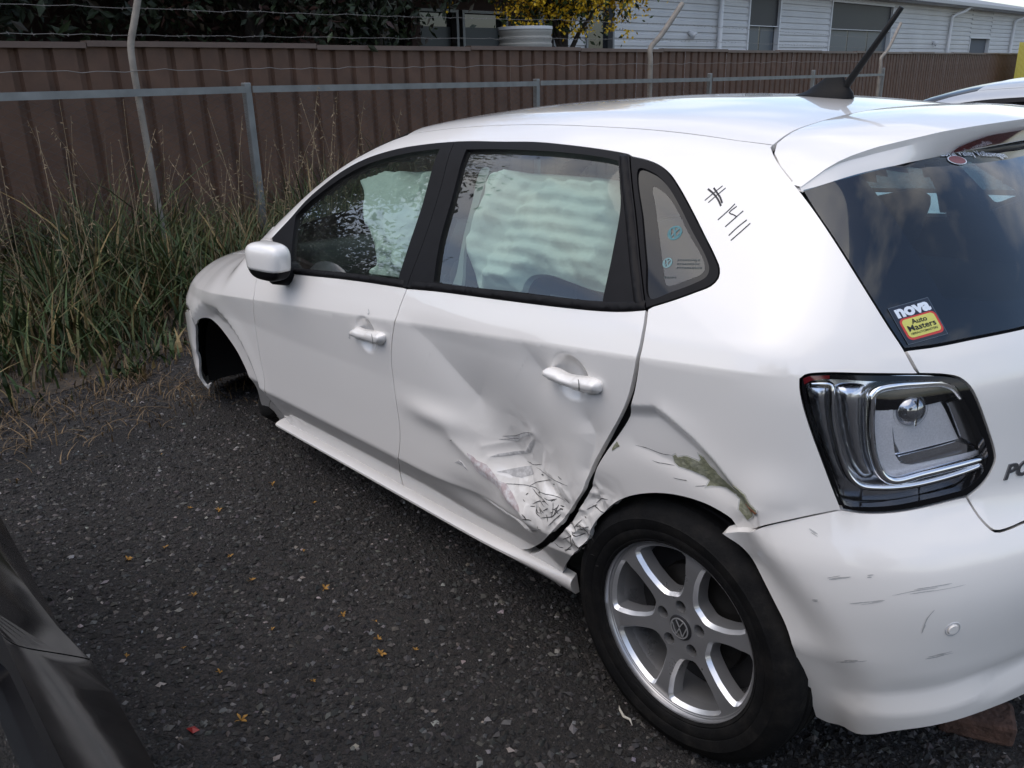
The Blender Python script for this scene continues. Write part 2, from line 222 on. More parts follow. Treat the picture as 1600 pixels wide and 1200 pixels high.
'flake':[(2.4728,-0.8319,0.7512),(2.4795,-0.8317,0.7566),(2.4846,-0.8316,0.7517),(2.5011,-0.8311,0.7594),(2.5093,-0.8308,0.7612),(2.5384,-0.8299,0.7588),(2.543,-0.8298,0.7658),(2.5381,-0.83,0.7752),(2.5508,-0.8296,0.7709),(2.5667,-0.8289,0.7559),(2.5776,-0.8285,0.7508),(2.5824,-0.8283,0.7438),(2.613,-0.827,0.7281),(2.633,-0.8249,0.7229),(2.6281,-0.8254,0.7423),(2.6378,-0.8241,0.7395),(2.6566,-0.8208,0.7323),(2.6621,-0.8197,0.7227),(2.6701,-0.818,0.7139),(2.6818,-0.8155,0.7075),(2.6794,-0.8176,0.6964),(2.6693,-0.8199,0.6963),(2.6654,-0.8219,0.686),(2.6526,-0.8242,0.6723),(2.6437,-0.8247,0.6791),(2.6318,-0.8254,0.6863),(2.6296,-0.8255,0.7053),(2.6135,-0.8269,0.7143),(2.5984,-0.8278,0.7207),(2.5615,-0.829,0.7131),(2.5551,-0.829,0.7096),(2.5605,-0.8293,0.7243),(2.5487,-0.8297,0.7292),(2.5164,-0.8308,0.7322),(2.4866,-0.8316,0.7319),(2.4764,-0.8319,0.7376)],
'flake2':[(2.309,-0.8338,0.7216),(2.3151,-0.8338,0.7327),(2.3232,-0.8338,0.7428),(2.3301,-0.8338,0.7339),(2.319,-0.8339,0.7261),(2.3089,-0.8338,0.7169)],
'rust':[(2.6499,-0.8226,0.7085),(2.6607,-0.8208,0.7047),(2.6708,-0.8185,0.706),(2.6824,-0.816,0.7024),(2.6779,-0.8176,0.6986),(2.6664,-0.8201,0.6995),(2.6633,-0.8215,0.692),(2.6599,-0.8214,0.6991)],
'rust2':[(1.7968,-0.7077,0.2244),(1.8263,-0.7149,0.2379),(1.8284,-0.7079,0.2248),(1.7957,-0.6961,0.2026),(1.7894,-0.7,0.2101)],
'gs1':[(1.8762,-0.8272,0.6138),(1.9094,-0.8276,0.6244),(1.8833,-0.8277,0.6255),(1.9374,-0.8283,0.6402),(1.9808,-0.8294,0.6643),(2.0237,-0.83,0.6765),(2.0205,-0.8297,0.6699),(1.9948,-0.8291,0.6582),(1.9741,-0.8288,0.6506),(1.9402,-0.8276,0.6233),(1.9086,-0.8274,0.6184)],
'gs2':[(1.8436,-0.8247,0.559),(1.8701,-0.8254,0.5729),(1.9683,-0.8268,0.6061),(1.9919,-0.8281,0.6348),(2.0189,-0.8291,0.6571),(2.0178,-0.8287,0.6475),(1.9883,-0.8269,0.6065),(1.9459,-0.8261,0.5893),(1.8858,-0.8252,0.57)],
'gs3':[(1.8741,-0.8233,0.5268),(1.9301,-0.8243,0.5483),(1.9836,-0.8252,0.5689),(2.0017,-0.8246,0.5534),(1.9587,-0.8235,0.5314),(1.9272,-0.8233,0.5273),(1.9066,-0.8234,0.5298)],
'pk':[(1.7638,-0.8245,0.553),(1.7886,-0.8242,0.5472),(1.7989,-0.8239,0.5408),(1.8376,-0.8238,0.5377),(1.8679,-0.823,0.521),(1.8879,-0.8227,0.5089),(1.9141,-0.8226,0.5065),(1.9337,-0.8223,0.4946),(1.9531,-0.822,0.4829),(1.9723,-0.8217,0.4694),(1.9853,-0.8216,0.4558),(1.9601,-0.8212,0.4522),(1.9348,-0.8212,0.458),(1.9201,-0.8215,0.4677),(1.8897,-0.8218,0.4797),(1.8696,-0.8222,0.4917),(1.8482,-0.8223,0.496),(1.8101,-0.8225,0.5026),(1.7886,-0.8227,0.511),(1.7803,-0.8235,0.5313)],
'dk1':[(1.6994,-0.8226,0.5046),(1.7224,-0.8229,0.5175),(1.7364,-0.8228,0.5121),(1.7547,-0.8223,0.4965),(1.7321,-0.8225,0.503),(1.7146,-0.8226,0.5053)],
'sc0':[(1.8869,-0.8225,0.5012),(1.9355,-0.8227,0.5099),(1.9826,-0.8231,0.5202),(2.0388,-0.8244,0.527),(2.089,-0.8268,0.531),(2.1444,-0.8272,0.5349)],
'sc1':[(1.9927,-0.8232,0.52),(2.02,-0.8243,0.54),(2.0617,-0.826,0.5594),(2.0871,-0.8273,0.5698)],
'sc2':[(1.9641,-0.8254,0.5735),(1.9944,-0.8255,0.5759),(2.0354,-0.8264,0.5906)],
'sc3':[(2.009,-0.8255,0.5735),(2.0434,-0.8259,0.5741),(2.0923,-0.8276,0.575),(2.1579,-0.8296,0.5814)],
'sc4':[(1.8832,-0.8277,0.6248),(1.9321,-0.8283,0.6387),(1.9752,-0.8292,0.6596),(2.0212,-0.8299,0.6759)],
'sc5':[(1.8708,-0.8271,0.6133),(1.9201,-0.8277,0.6264),(1.9522,-0.8282,0.6366)],
'sc6':[(1.6962,-0.8253,0.5718),(1.7092,-0.8255,0.577)],
'sc7':[(2.0078,-0.8234,0.5198),(2.0375,-0.8242,0.5125),(2.0581,-0.8252,0.5164),(2.0872,-0.8264,0.506)],
'sc8':[(2.02,-0.8232,0.4848),(2.0363,-0.824,0.4961),(2.0522,-0.8248,0.5037),(2.0719,-0.8257,0.4969)],
'sc9':[(2.0356,-0.8239,0.487),(2.0369,-0.8238,0.4697),(2.0543,-0.8246,0.4621)],
'sc10':[(2.0541,-0.8246,0.4602),(2.0797,-0.8256,0.4717),(2.0992,-0.8258,0.4806),(2.1193,-0.8263,0.5036),(2.1333,-0.8262,0.512)],
'sc11':[(2.0684,-0.8257,0.5201),(2.0832,-0.8264,0.5185),(2.1078,-0.8273,0.5273)],
'sc12':[(2.0975,-0.8268,0.5167),(2.1006,-0.8263,0.4969),(2.0943,-0.8257,0.477)],
'sc13':[(1.9952,-0.8215,0.4394),(2.0166,-0.8225,0.4439),(2.0244,-0.8229,0.4433)],
'sc14':[(1.9676,-0.8006,0.3919),(2.0011,-0.8071,0.4014),(2.0403,-0.8189,0.4189)],
'sc15':[(2.0473,-0.824,0.4379),(2.0484,-0.8233,0.429),(2.0613,-0.824,0.4306)],
'sc16':[(2.0873,-0.8249,0.4514),(2.1027,-0.8253,0.4695),(2.1273,-0.8256,0.4959)],
'sc17':[(2.1057,-0.8265,0.5022),(2.1183,-0.8258,0.4927)],
'sc18':[(2.0866,-0.8262,0.4988),(2.066,-0.8254,0.4842)],
'sc19':[(2.116,-0.8269,0.5163),(2.1041,-0.8259,0.4841)],
'sc20':[(1.9843,-0.8223,0.4864),(1.9941,-0.8224,0.4827)],
'sc21':[(1.9691,-0.8254,0.5733),(1.9845,-0.8255,0.5756)],
'sc22':[(2.0804,-0.8042,0.3926),(2.0999,-0.8007,0.3881),(2.1137,-0.8025,0.3925)],
'sc23':[(2.1212,-0.819,0.4215),(2.1478,-0.8217,0.4399),(2.1662,-0.8217,0.4539)],
'sc24':[(2.144,-0.8221,0.4455),(2.1547,-0.8202,0.4281),(2.1191,-0.797,0.3835)],
'sc25':[(2.1627,-0.8222,0.4631),(2.1748,-0.8214,0.4537),(2.1971,-0.8214,0.4657)],
'sc26':[(2.1862,-0.8226,0.4891),(2.203,-0.8221,0.4885),(2.2202,-0.822,0.4949)],
'sc27':[(2.2033,-0.8223,0.492),(2.2107,-0.8216,0.4777),(2.2141,-0.8211,0.4654)],
'sc28':[(2.1701,-0.8213,0.4484),(2.1768,-0.82,0.4298),(2.1845,-0.819,0.4256)],
'sc29':[(2.1169,-0.7992,0.3871),(2.1425,-0.8054,0.3999)],
'sc30':[(2.1492,-0.7993,0.3895),(2.1705,-0.8103,0.4095)],
'sc31':[(2.1677,-0.8224,0.4719),(2.1959,-0.823,0.5047)],
'sc32':[(2.2249,-0.8249,0.5506),(2.2487,-0.8239,0.5457),(2.2646,-0.8234,0.5431)],
'sc33':[(2.2336,-0.8251,0.557),(2.2556,-0.8259,0.578),(2.2798,-0.8256,0.5846)],
'sc34':[(2.2111,-0.8243,0.5357),(2.2374,-0.8248,0.555)],
'sd0':[(2.4206,-0.833,0.7269),(2.4349,-0.8327,0.7266),(2.4524,-0.8323,0.7289),(2.4765,-0.8318,0.7312)],
'sd1':[(2.4757,-0.8306,0.7046),(2.4962,-0.8303,0.7066),(2.5096,-0.8301,0.7089)],
'sd2':[(2.3731,-0.8336,0.7477),(2.4062,-0.8332,0.7497),(2.4418,-0.8326,0.748),(2.4728,-0.8319,0.7526)],
'sd3':[(2.5291,-0.8292,0.7025),(2.5535,-0.8291,0.7105)],
'sb0':[(2.8108,-0.7894,0.6035),(2.8296,-0.7776,0.6113),(2.8478,-0.7649,0.616)],
'sb1':[(2.8463,-0.7694,0.5597),(2.876,-0.7473,0.5695),(2.9035,-0.7223,0.5787)],
'sb2':[(2.898,-0.7276,0.5786),(2.9238,-0.6996,0.587),(2.948,-0.6675,0.5906),(2.9783,-0.6136,0.5935)],
'sb3':[(2.8657,-0.7514,0.6157),(2.8743,-0.7443,0.6168)],
'sb4':[(2.8174,-0.7535,0.4119),(2.8466,-0.7511,0.4277),(2.873,-0.7361,0.4351)],
'sb5':[(2.9431,-0.6574,0.4383),(2.9596,-0.6316,0.4403),(2.9749,-0.6024,0.441)],
'sb6':[(2.7681,-0.7876,0.6862),(2.7835,-0.7826,0.6788)],
'sb7':[(2.786,-0.7984,0.5543),(2.8,-0.7957,0.5576)],
'sb8':[(2.9397,-0.6777,0.5055),(2.9454,-0.6742,0.5325),(2.9519,-0.6662,0.5482)],
'hand1':[(1.2419,-0.8412,0.8103),(1.2701,-0.8424,0.8243),(1.3098,-0.8422,0.8249),(1.4206,-0.8425,0.8339),(1.4346,-0.8419,0.8288),(1.4287,-0.8404,0.8102),(1.4086,-0.8393,0.7964),(1.354,-0.8392,0.7935),(1.2752,-0.8394,0.7914),(1.2427,-0.84,0.7968)],
'hand2':[(2.1257,-0.8418,0.8659),(2.1338,-0.8424,0.8756),(2.1677,-0.8423,0.8778),(2.1999,-0.8417,0.8725),(2.2558,-0.8414,0.8785),(2.2863,-0.8411,0.8805),(2.3022,-0.8405,0.8741),(2.2993,-0.8394,0.856),(2.2836,-0.8391,0.8477),(2.2525,-0.8393,0.8435),(2.1969,-0.8399,0.8446),(2.1476,-0.8406,0.8489),(2.1312,-0.8411,0.8547)],
'nick':[(1.342,-0.8368,0.8935),(1.3533,-0.8417,0.8816),(1.3447,-0.8419,0.8804)],
'nick2':[(1.2136,-0.8402,0.7973),(1.213,-0.8388,0.7834),(1.2054,-0.8387,0.782)],
'bag1':[(0.9394,-0.5876,1.2041),(0.9434,-0.5712,1.2228),(1.0045,-0.5581,1.2435),(1.0975,-0.5483,1.2626),(1.2789,-0.5468,1.2776),(1.3397,-0.553,1.2758),(1.3789,-0.6089,1.2089),(1.3923,-0.6561,1.1328),(1.4016,-0.7113,1.0332),(1.4155,-0.739,0.9776),(1.3119,-0.7377,0.9724),(1.2244,-0.7367,0.9677),(1.1462,-0.7347,0.9662),(1.1483,-0.7303,0.9755),(1.1804,-0.7228,0.9934),(1.1529,-0.7047,1.0266),(1.1048,-0.6756,1.0768),(1.0465,-0.6433,1.1276),(1.0292,-0.6296,1.1488)],
'bag2':[(1.5938,-0.564,1.2791),(1.611,-0.5986,1.2406),(1.6378,-0.6302,1.1947),(1.6403,-0.6736,1.1216),(1.6475,-0.6965,1.0803),(1.7014,-0.7279,1.0232),(1.743,-0.745,0.9894),(1.8312,-0.7452,0.9955),(1.9042,-0.7436,1.0048),(1.9099,-0.7335,1.0274),(1.925,-0.7251,1.046),(1.9827,-0.7211,1.0571),(2.0683,-0.7262,1.0505),(2.1632,-0.7325,1.0418),(2.2066,-0.7303,1.047),(2.1823,-0.6838,1.128),(2.1604,-0.6325,1.2081),(2.1194,-0.5776,1.2708),(2.0567,-0.5711,1.2803),(1.9507,-0.5713,1.2841),(1.7458,-0.5643,1.2852)],
'trimB':[(1.5836,-0.5741,1.2825),(1.6104,-0.6335,1.2049),(1.6342,-0.6954,1.1015),(1.655,-0.7387,1.0196),(1.6543,-0.7535,0.9879),(1.6909,-0.7539,0.9898),(1.6564,-0.7066,1.0825),(1.6519,-0.6778,1.1342),(1.6411,-0.6275,1.2168),(1.6172,-0.5749,1.2833)]}
K={'d1':[(1.5675,0.8898),(1.6613,0.8408),(1.7400,0.7769),(1.8067,0.7199)],
'd2':[(1.9983,0.9396),(2.0666,0.8974),(2.1126,0.8444)],
'bul':[(1.4790,0.6249),(1.6359,0.6250),(1.8012,0.6238)],
'tr':[(1.7057,0.5745),(1.7702,0.5397),(1.8240,0.5221),(1.8925,0.5030),(1.9311,0.4715),(1.9909,0.4487)],
'st1':[(1.8171,0.5838),(1.8859,0.6075),(1.9513,0.6300),(2.0212,0.6759)],
'st2':[(1.8406,0.5573),(1.9031,0.5800),(1.9679,0.6031),(2.0189,0.6564)],
'rim':[(2.2416,0.7668),(2.2579,0.7436),(2.2545,0.7120),(2.2270,0.6472),(2.1849,0.6596),(2.2052,0.6339)],
'qa':[(2.3991,0.8504),(2.4415,0.8605),(2.4715,0.8521),(2.5034,0.8217),(2.5349,0.7748)],
'qb':[(2.4715,0.8521),(2.5416,0.8164),(2.5876,0.7845),(2.6294,0.7468),(2.6807,0.7059)],
'qc':[(2.3768,0.7488),(2.4730,0.7366),(2.5615,0.7203),(2.6281,0.7076)],
'h1':[(1.3273,0.8117)],
'h2':[(2.2098,0.8668)],
'crack':[(2.0822,0.5042)],
'crackq':[(2.1834,0.4535)],
'crumple':[(2.2467,0.5683)],
'mid':[(1.9732,0.5656)],
'qbul':[(2.6957,0.7338)],
'low':[(1.7705,0.4132)]}
# ---------------- materials ----------------
MATS={}
def mat(name,base=(.5,.5,.5),rough=.5,metal=0.,coat=0.,coat_rough=.05,spec=.5,noise=None,bump=None,rough_var=0.,alpha=None,emit=None,trans=0.,attr=None,mix2=None):
    """noise=(scale,amount) value variation; bump=(scale,strength); mix2=(colour,scale,lo,hi) patches of a second colour"""
    m=bpy.data.materials.new(name); m.use_nodes=True; t=m.node_tree; b=t.nodes['Principled BSDF']
    b.inputs['Base Color'].default_value=(*base,1); b.inputs['Roughness'].default_value=rough; b.inputs['Metallic'].default_value=metal
    b.inputs['Coat Weight'].default_value=coat; b.inputs['Coat Roughness'].default_value=coat_rough; b.inputs['Specular IOR Level'].default_value=spec
    if trans: b.inputs['Transmission Weight'].default_value=trans
    tcn=t.nodes.new('ShaderNodeTexCoord'); col=None
    if attr:
        a=t.nodes.new('ShaderNodeAttribute'); a.attribute_name=attr; col=a.outputs['Color']
    if mix2:
        c2,sc,lo,hi=mix2
        n=t.nodes.new('ShaderNodeTexNoise'); n.inputs['Scale'].default_value=sc; n.inputs['Detail'].default_value=8; n.inputs['Roughness'].default_value=.65
        r=t.nodes.new('ShaderNodeMapRange'); r.inputs[1].default_value=lo; r.inputs[2].default_value=hi
        x=t.nodes.new('ShaderNodeMix'); x.data_type='RGBA'; x.inputs[6].default_value=(*base,1); x.inputs[7].default_value=(*c2,1)
        if col: t.links.new(col,x.inputs[6])
        t.links.new(tcn.outputs['Object'],n.inputs['Vector']); t.links.new(n.outputs['Fac'],r.inputs[0]); t.links.new(r.outputs[0],x.inputs[0]); col=x.outputs[2]
    if noise:
        n=t.nodes.new('ShaderNodeTexNoise'); n.inputs['Scale'].default_value=noise[0]; n.inputs['Detail'].default_value=6
        r=t.nodes.new('ShaderNodeMapRange'); r.inputs[1].default_value=.25; r.inputs[2].default_value=.75; r.inputs[3].default_value=1-noise[1]; r.inputs[4].default_value=1+noise[1]
        x=t.nodes.new('ShaderNodeMix'); x.data_type='RGBA'; x.blend_type='MULTIPLY'; x.inputs[0].default_value=1; x.inputs[6].default_value=(*base,1)
        if col: t.links.new(col,x.inputs[6])
        t.links.new(tcn.outputs['Object'],n.inputs['Vector']); t.links.new(n.outputs['Fac'],r.inputs[0]); t.links.new(r.outputs[0],x.inputs[7]); col=x.outputs[2]
    if col: t.links.new(col,b.inputs['Base Color'])
    if bump:
        n=t.nodes.new('ShaderNodeTexNoise'); n.inputs['Scale'].default_value=bump[0]; n.inputs['Detail'].default_value=6
        bp=t.nodes.new('ShaderNodeBump'); bp.inputs['Strength'].default_value=bump[1]; bp.inputs['Distance'].default_value=.01
        t.links.new(tcn.outputs['Object'],n.inputs['Vector']); t.links.new(n.outputs['Fac'],bp.inputs['Height']); t.links.new(bp.outputs['Normal'],b.inputs['Normal'])
    if rough_var:
        n=t.nodes.new('ShaderNodeTexNoise'); n.inputs['Scale'].default_value=9; n.inputs['Detail'].default_value=8
        r=t.nodes.new('ShaderNodeMapRange'); r.inputs[1].default_value=.3; r.inputs[2].default_value=.7; r.inputs[3].default_value=max(rough-rough_var,0); r.inputs[4].default_value=rough+rough_var
        t.links.new(tcn.outputs['Object'],n.inputs['Vector']); t.links.new(n.outputs['Fac'],r.inputs[0]); t.links.new(r.outputs[0],b.inputs['Roughness'])
    if emit: b.inputs['Emission Color'].default_value=(*emit[0],1); b.inputs['Emission Strength'].default_value=emit[1]
    MATS[name]=m; return m
def glass(name,tint,refl=1.,ior=1.52,dirt=.0):
    m=bpy.data.materials.new(name); m.use_nodes=True; t=m.node_tree; t.nodes.clear()
    o=t.nodes.new('ShaderNodeOutputMaterial'); mixs=t.nodes.new('ShaderNodeMixShader'); tr=t.nodes.new('ShaderNodeBsdfTransparent'); g=t.nodes.new('ShaderNodeBsdfGlossy')
    lw=t.nodes.new('ShaderNodeLayerWeight'); lw.inputs['Blend'].default_value=.5; pw=t.nodes.new('ShaderNodeMath'); pw.operation='POWER'; pw.inputs[1].default_value=5.
    f=t.nodes.new('ShaderNodeMapRange'); f0=((ior-1)/(ior+1))**2; f.inputs[3].default_value=f0; f.inputs[4].default_value=1.
    t.links.new(lw.outputs['Facing'],pw.inputs[0]); t.links.new(pw.outputs[0],f.inputs[0])
    tr.inputs['Color'].default_value=(*tint,1); g.inputs['Roughness'].default_value=.0; g.inputs['Color'].default_value=(refl,refl,refl,1)
    mu=t.nodes.new('ShaderNodeMath'); mu.operation='MULTIPLY'; mu.inputs[1].default_value=2.0; mu.use_clamp=True
    t.links.new(f.outputs[0],mu.inputs[0]); t.links.new(mu.outputs[0],mixs.inputs[0]); t.links.new(tr.outputs[0],mixs.inputs[1]); t.links.new(g.outputs[0],mixs.inputs[2])
    last=mixs.outputs[0]
    if dirt:
        d=t.nodes.new('ShaderNodeBsdfDiffuse'); d.inputs['Color'].default_value=(.45,.45,.43,1); m2=t.nodes.new('ShaderNodeMixShader')
        tcn=t.nodes.new('ShaderNodeTexCoord'); n=t.nodes.new('ShaderNodeTexNoise'); n.inputs['Scale'].default_value=7; n.inputs['Detail'].default_value=9
        r=t.nodes.new('ShaderNodeMapRange'); r.inputs[1].default_value=.3; r.inputs[2].default_value=.8; r.inputs[3].default_value=dirt*.4; r.inputs[4].default_value=dirt*1.8
        t.links.new(tcn.outputs['Object'],n.inputs['Vector']); t.links.new(n.outputs['Fac'],r.inputs[0]); t.links.new(r.outputs[0],m2.inputs[0]); t.links.new(last,m2.inputs[1]); t.links.new(d.outputs[0],m2.inputs[2]); last=m2.outputs[0]
    t.links.new(last,o.inputs['Surface']); MATS[name]=m; return m
# ---------------- mesh helpers ----------------
def mesh(name,V,Fc,m,parent=None,smooth=True,normals=None,colors=None,coll=True):
    me=bpy.data.meshes.new(name); me.from_pydata(np.asarray(V,float).tolist(),[],[list(map(int,f)) for f in Fc]); me.update()
    if isinstance(m,(list,tuple)):
        for q in m: me.materials.append(q)
    elif m: me.materials.append(m)
    if smooth: me.shade_smooth()
    if normals is not None: me.normals_split_custom_set_from_vertices(np.asarray(normals).tolist())
    if colors is not None:
        a=me.color_attributes.new('Col','FLOAT_COLOR','POINT'); c=np.ones((len(V),4)); c[:,:3]=colors; a.data.foreach_set('color',c.ravel())
    o=bpy.data.objects.new(name,me); COL.objects.link(o)
    if parent: o.parent=parent
    return o
def fastmesh(name,V,F3,m,parent=None,colors=None,smooth=False):
    """big triangle or quad soups through foreach_set"""
    V=np.asarray(V,np.float32); F3=np.asarray(F3,np.int32); n=F3.shape[1]
    me=bpy.data.meshes.new(name); me.vertices.add(len(V)); me.vertices.foreach_set('co',V.ravel()); me.loops.add(F3.size); me.loops.foreach_set('vertex_index',F3.ravel())
    me.polygons.add(len(F3)); me.polygons.foreach_set('loop_start',np.arange(0,F3.size,n,dtype=np.int32)); me.polygons.foreach_set('loop_total',np.full(len(F3),n,np.int32))
    me.polygons.foreach_set('use_smooth',np.full(len(F3),smooth)); me.update(calc_edges=True); me.materials.append(m)
    if colors is not None:
        a=me.color_attributes.new('Col','FLOAT_COLOR','POINT'); c=np.ones((len(V),4),np.float32); c[:,:3]=colors; a.data.foreach_set('color',c.ravel())
    o=bpy.data.objects.new(name,me); COL.objects.link(o)
    if parent: o.parent=parent
    return o
class MB:
    def __init__(s): s.V=[]; s.F=[]
    def add(s,V,F):
        b=len(s.V); s.V+=[tuple(v) for v in V]; s.F+=[[i+b for i in f] for f in F]; return s
    def box(s,c,d,rot=None):
        c=np.array(c,float); d=np.array(d,float)/2
        v=np.array([[x,y,z] for x in(-1,1) for y in(-1,1) for z in(-1,1)])*d
        if rot is not None: v=v@np.array(rot).T
        return s.add(v+c,[(0,1,3,2),(4,6,7,5),(0,4,5,1),(2,3,7,6),(0,2,6,4),(1,5,7,3)])
    def tube(s,P,r,n=8,cap=True):
        P=np.asarray(P,float); k=len(P); r=np.broadcast_to(np.asarray(r,float),(k,))
        T=np.gradient(P,axis=0); T/=np.linalg.norm(T,axis=1,keepdims=True)+1e-12
        u=np.cross(T[0],[0,0,1.]); 
        if np.linalg.norm(u)<.1: u=np.cross(T[0],[1.,0,0])
        u/=np.linalg.norm(u); V=[]
        for i in range(k):
            u=u-T[i]*(u@T[i]); u/=np.linalg.norm(u)+1e-12; w=np.cross(T[i],u)
            for j in range(n):
                a=2*np.pi*j/n; V.append(P[i]+r[i]*(np.cos(a)*u+np.sin(a)*w))
        F=[(i*n+j,i*n+(j+1)%n,(i+1)*n+(j+1)%n,(i+1)*n+j) for i in range(k-1) for j in range(n)]
        if cap: F+= [tuple(range(n-1,-1,-1)),tuple((k-1)*n+j for j in range(n))]
        return s.add(V,F)
    def lathe(s,prof,c,axis,n=48,closed=False):
        """prof list of (r, a): radius, distance along axis"""
        ax=np.array(axis,float); ax/=np.linalg.norm(ax); u=np.cross(ax,[0,0,1.]); 
        if np.linalg.norm(u)<.1: u=np.cross(ax,[1.,0,0])
        u/=np.linalg.norm(u); w=np.cross(ax,u); c=np.array(c,float); V=[]
        for r,a in prof:
            for j in range(n):
                t=2*np.pi*j/n; V.append(c+ax*a+r*(np.cos(t)*u+np.sin(t)*w))
        k=len(prof); F=[(i*n+j,i*n+(j+1)%n,((i+1)%k)*n+(j+1)%n,((i+1)%k)*n+j) for i in range(k if closed else k-1) for j in range(n)]
        return s.add(V,F)
    def build(s,name,m,parent=None,smooth=False,bevel=0.,sub=0,auto=None):
        o=mesh(name,s.V,s.F,m,parent,smooth)
        if bevel:
            q=o.modifiers.new('b','BEVEL'); q.width=bevel; q.segments=2; q.limit_method='ANGLE'; q.angle_limit=math.radians(35)
        if sub:
            q=o.modifiers.new('s','SUBSURF'); q.levels=sub; q.render_levels=sub
        if auto: o.data.set_sharp_from_angle(angle=math.radians(auto))
        return o
def empty(name,loc=(0,0,0),label=None,cat=None,group=None):
    o=bpy.data.objects.new(name,None); COL.objects.link(o); o.location=loc; o.empty_display_size=.2
    if label: tag(o,label,cat,group)
    return o
def tag(o,label=None,cat=None,group=None,kind=None):
    if label: o['label']=label
    if cat: o['category']=cat
    if group: o['group']=group
    if kind: o['kind']=kind
    return o
# value noise in numpy
_perm=np.random.default_rng(3).random((256,256))
def vnoise(x,y):
    xi=np.floor(x).astype(int); yi=np.floor(y).astype(int); fx=x-xi; fy=y-yi; fx=fx*fx*(3-2*fx); fy=fy*fy*(3-2*fy)
    g=lambda a,b:_perm[a%256,b%256]
    return (g(xi,yi)*(1-fx)+g(xi+1,yi)*fx)*(1-fy)+(g(xi,yi+1)*(1-fx)+g(xi+1,yi+1)*fx)*fy
def facet(x,y):
    xi=np.floor(x).astype(int); yi=np.floor(y).astype(int); fx=x-xi; fy=y-yi; g=lambda a,b:_perm[a%256,b%256]
    a,b,c,d=g(xi,yi),g(xi+1,yi),g(xi,yi+1),g(xi+1,yi+1); k=g(xi+77,yi+31)>.5
    v1=np.where(fx+fy<1,a+(b-a)*fx+(c-a)*fy,d+(c-d)*(1-fx)+(b-d)*(1-fy))
    v2=np.where(fx>fy,a+(b-a)*fx+(d-b)*fy,a+(d-c)*fx+(c-a)*fy)
    return np.where(k,v1,v2)
def crumple(x,z,f,seed):
    wx=x+.5/f*(vnoise(x*f*.7+seed,z*f*.7)-.5)*2.4; wz=z+.5/f*(vnoise(z*f*.7+seed+40,x*f*.7)-.5)*2.4
    c,s=math.cos(seed),math.sin(seed); u,v=(wx*c-wz*s)*f,(wx*s+wz*c)*f
    return facet(u+seed*3.3,v)-.5+.42*(facet(u*2.3+11,v*2.3+seed)-.5)
def ridged(x,y,o=3):
    v=0;a=.5
    for i in range(o):
        v=v+a*(1-np.abs(2*vnoise(x*2**i+7*i,y*2**i+3*i)-1)); a*=.5
    return v
# ---------------- panels on the body surface ----------------
def dens(P,ds=.012,smooth=True):
    P=np.asarray(P,float)
    if len(P)<3 or not smooth:
        out=[]
        for a,b in zip(P[:-1],P[1:]):
            n=max(1,int(np.ceil(np.linalg.norm(b-a)/ds))); out+= [a+(b-a)*i/n for i in range(n)]
        return np.array(out+[P[-1]])
    Q=np.vstack([2*P[0]-P[1],P,2*P[-1]-P[-2]]); out=[]
    for i in range(1,len(Q)-2):
        p0,p1,p2,p3=Q[i-1:i+3]; n=max(1,int(np.ceil(np.linalg.norm(p2-p1)/ds)))
        d1=np.linalg.norm(p1-p0)**.5+1e-9; d2=np.linalg.norm(p2-p1)**.5+1e-9; d3=np.linalg.norm(p3-p2)**.5+1e-9
        m1=((p1-p0)/d1-(p2-p0)/(d1+d2)+(p2-p1)/d2)*d2; m2=((p2-p1)/d2-(p3-p1)/(d2+d3)+(p3-p2)/d3)*d2
        for k in range(n):
            t=k/n; out.append((2*t**3-3*t*t+1)*p1+(t**3-2*t*t+t)*m1+(-2*t**3+3*t*t)*p2+(t**3-t*t)*m2)
    return np.array(out+[P[-1]])
def mir(P): P=np.array(P,float); P[:,1]*=-1; return P[::-1]
def loop(*ch,ds=.012):
    out=[]
    for c in ch:
        sm_=True
        if isinstance(c,str):
            r=c.startswith('-'); P=np.array(L[c.lstrip('-')]); P=P[::-1] if r else P
        elif isinstance(c,tuple) and c[0]=='lin': P=np.array(c[1],float); sm_=False
        else: P=np.array(c,float)
        D=dens(P,ds,sm_)
        for q in D:
            if not out or np.linalg.norm(q-out[-1])>ds*.35: out.append(q)
    if np.linalg.norm(out[0]-out[-1])<ds*.35: out.pop()
    return np.array(out)
def closed(k,ds=.012,smooth=True):
    P=np.array(L[k] if isinstance(k,str) else k,float)
    if not smooth: return loop(('lin',np.vstack([P,P[:1]])),ds=ds)
    Q=np.vstack([P[-2:],P,P[:2]]); D=dens(Q,ds)
    i0=np.argmin(np.linalg.norm(D-P[0],axis=1)); 
    # rebuild strictly periodic
    out=[]
    n=len(P)
    for i in range(n):
        seg=dens(np.array([P[(i-1)%n],P[i],P[(i+1)%n],P[(i+2)%n]]),ds)
        a=np.argmin(np.linalg.norm(seg-P[i],axis=1)); b=np.argmin(np.linalg.norm(seg-P[(i+1)%n],axis=1)); out+=list(seg[a:b])
    return np.array(out)
def inpoly(Q,poly):
    x,y=Q[:,0],Q[:,1]; r=np.zeros(len(Q),bool); a=poly; b=np.roll(poly,-1,0)
    for (x1,y1),(x2,y2) in zip(a,b):
        if y1==y2: continue
        c=((y1>y)!=(y2>y))&(x<(x2-x1)*(y-y1)/(y2-y1)+x1); r^=c
    return r
def dist2poly(Q,poly):
    d=np.full(len(Q),1e9); a=poly; b=np.roll(poly,-1,0)
    for p,q in zip(a,b):
        v=q-p; l=v@v+1e-15; t=np.clip(((Q-p)@v)/l,0,1); d=np.minimum(d,np.hypot(*(Q-p-t[:,None]*v).T))
    return d
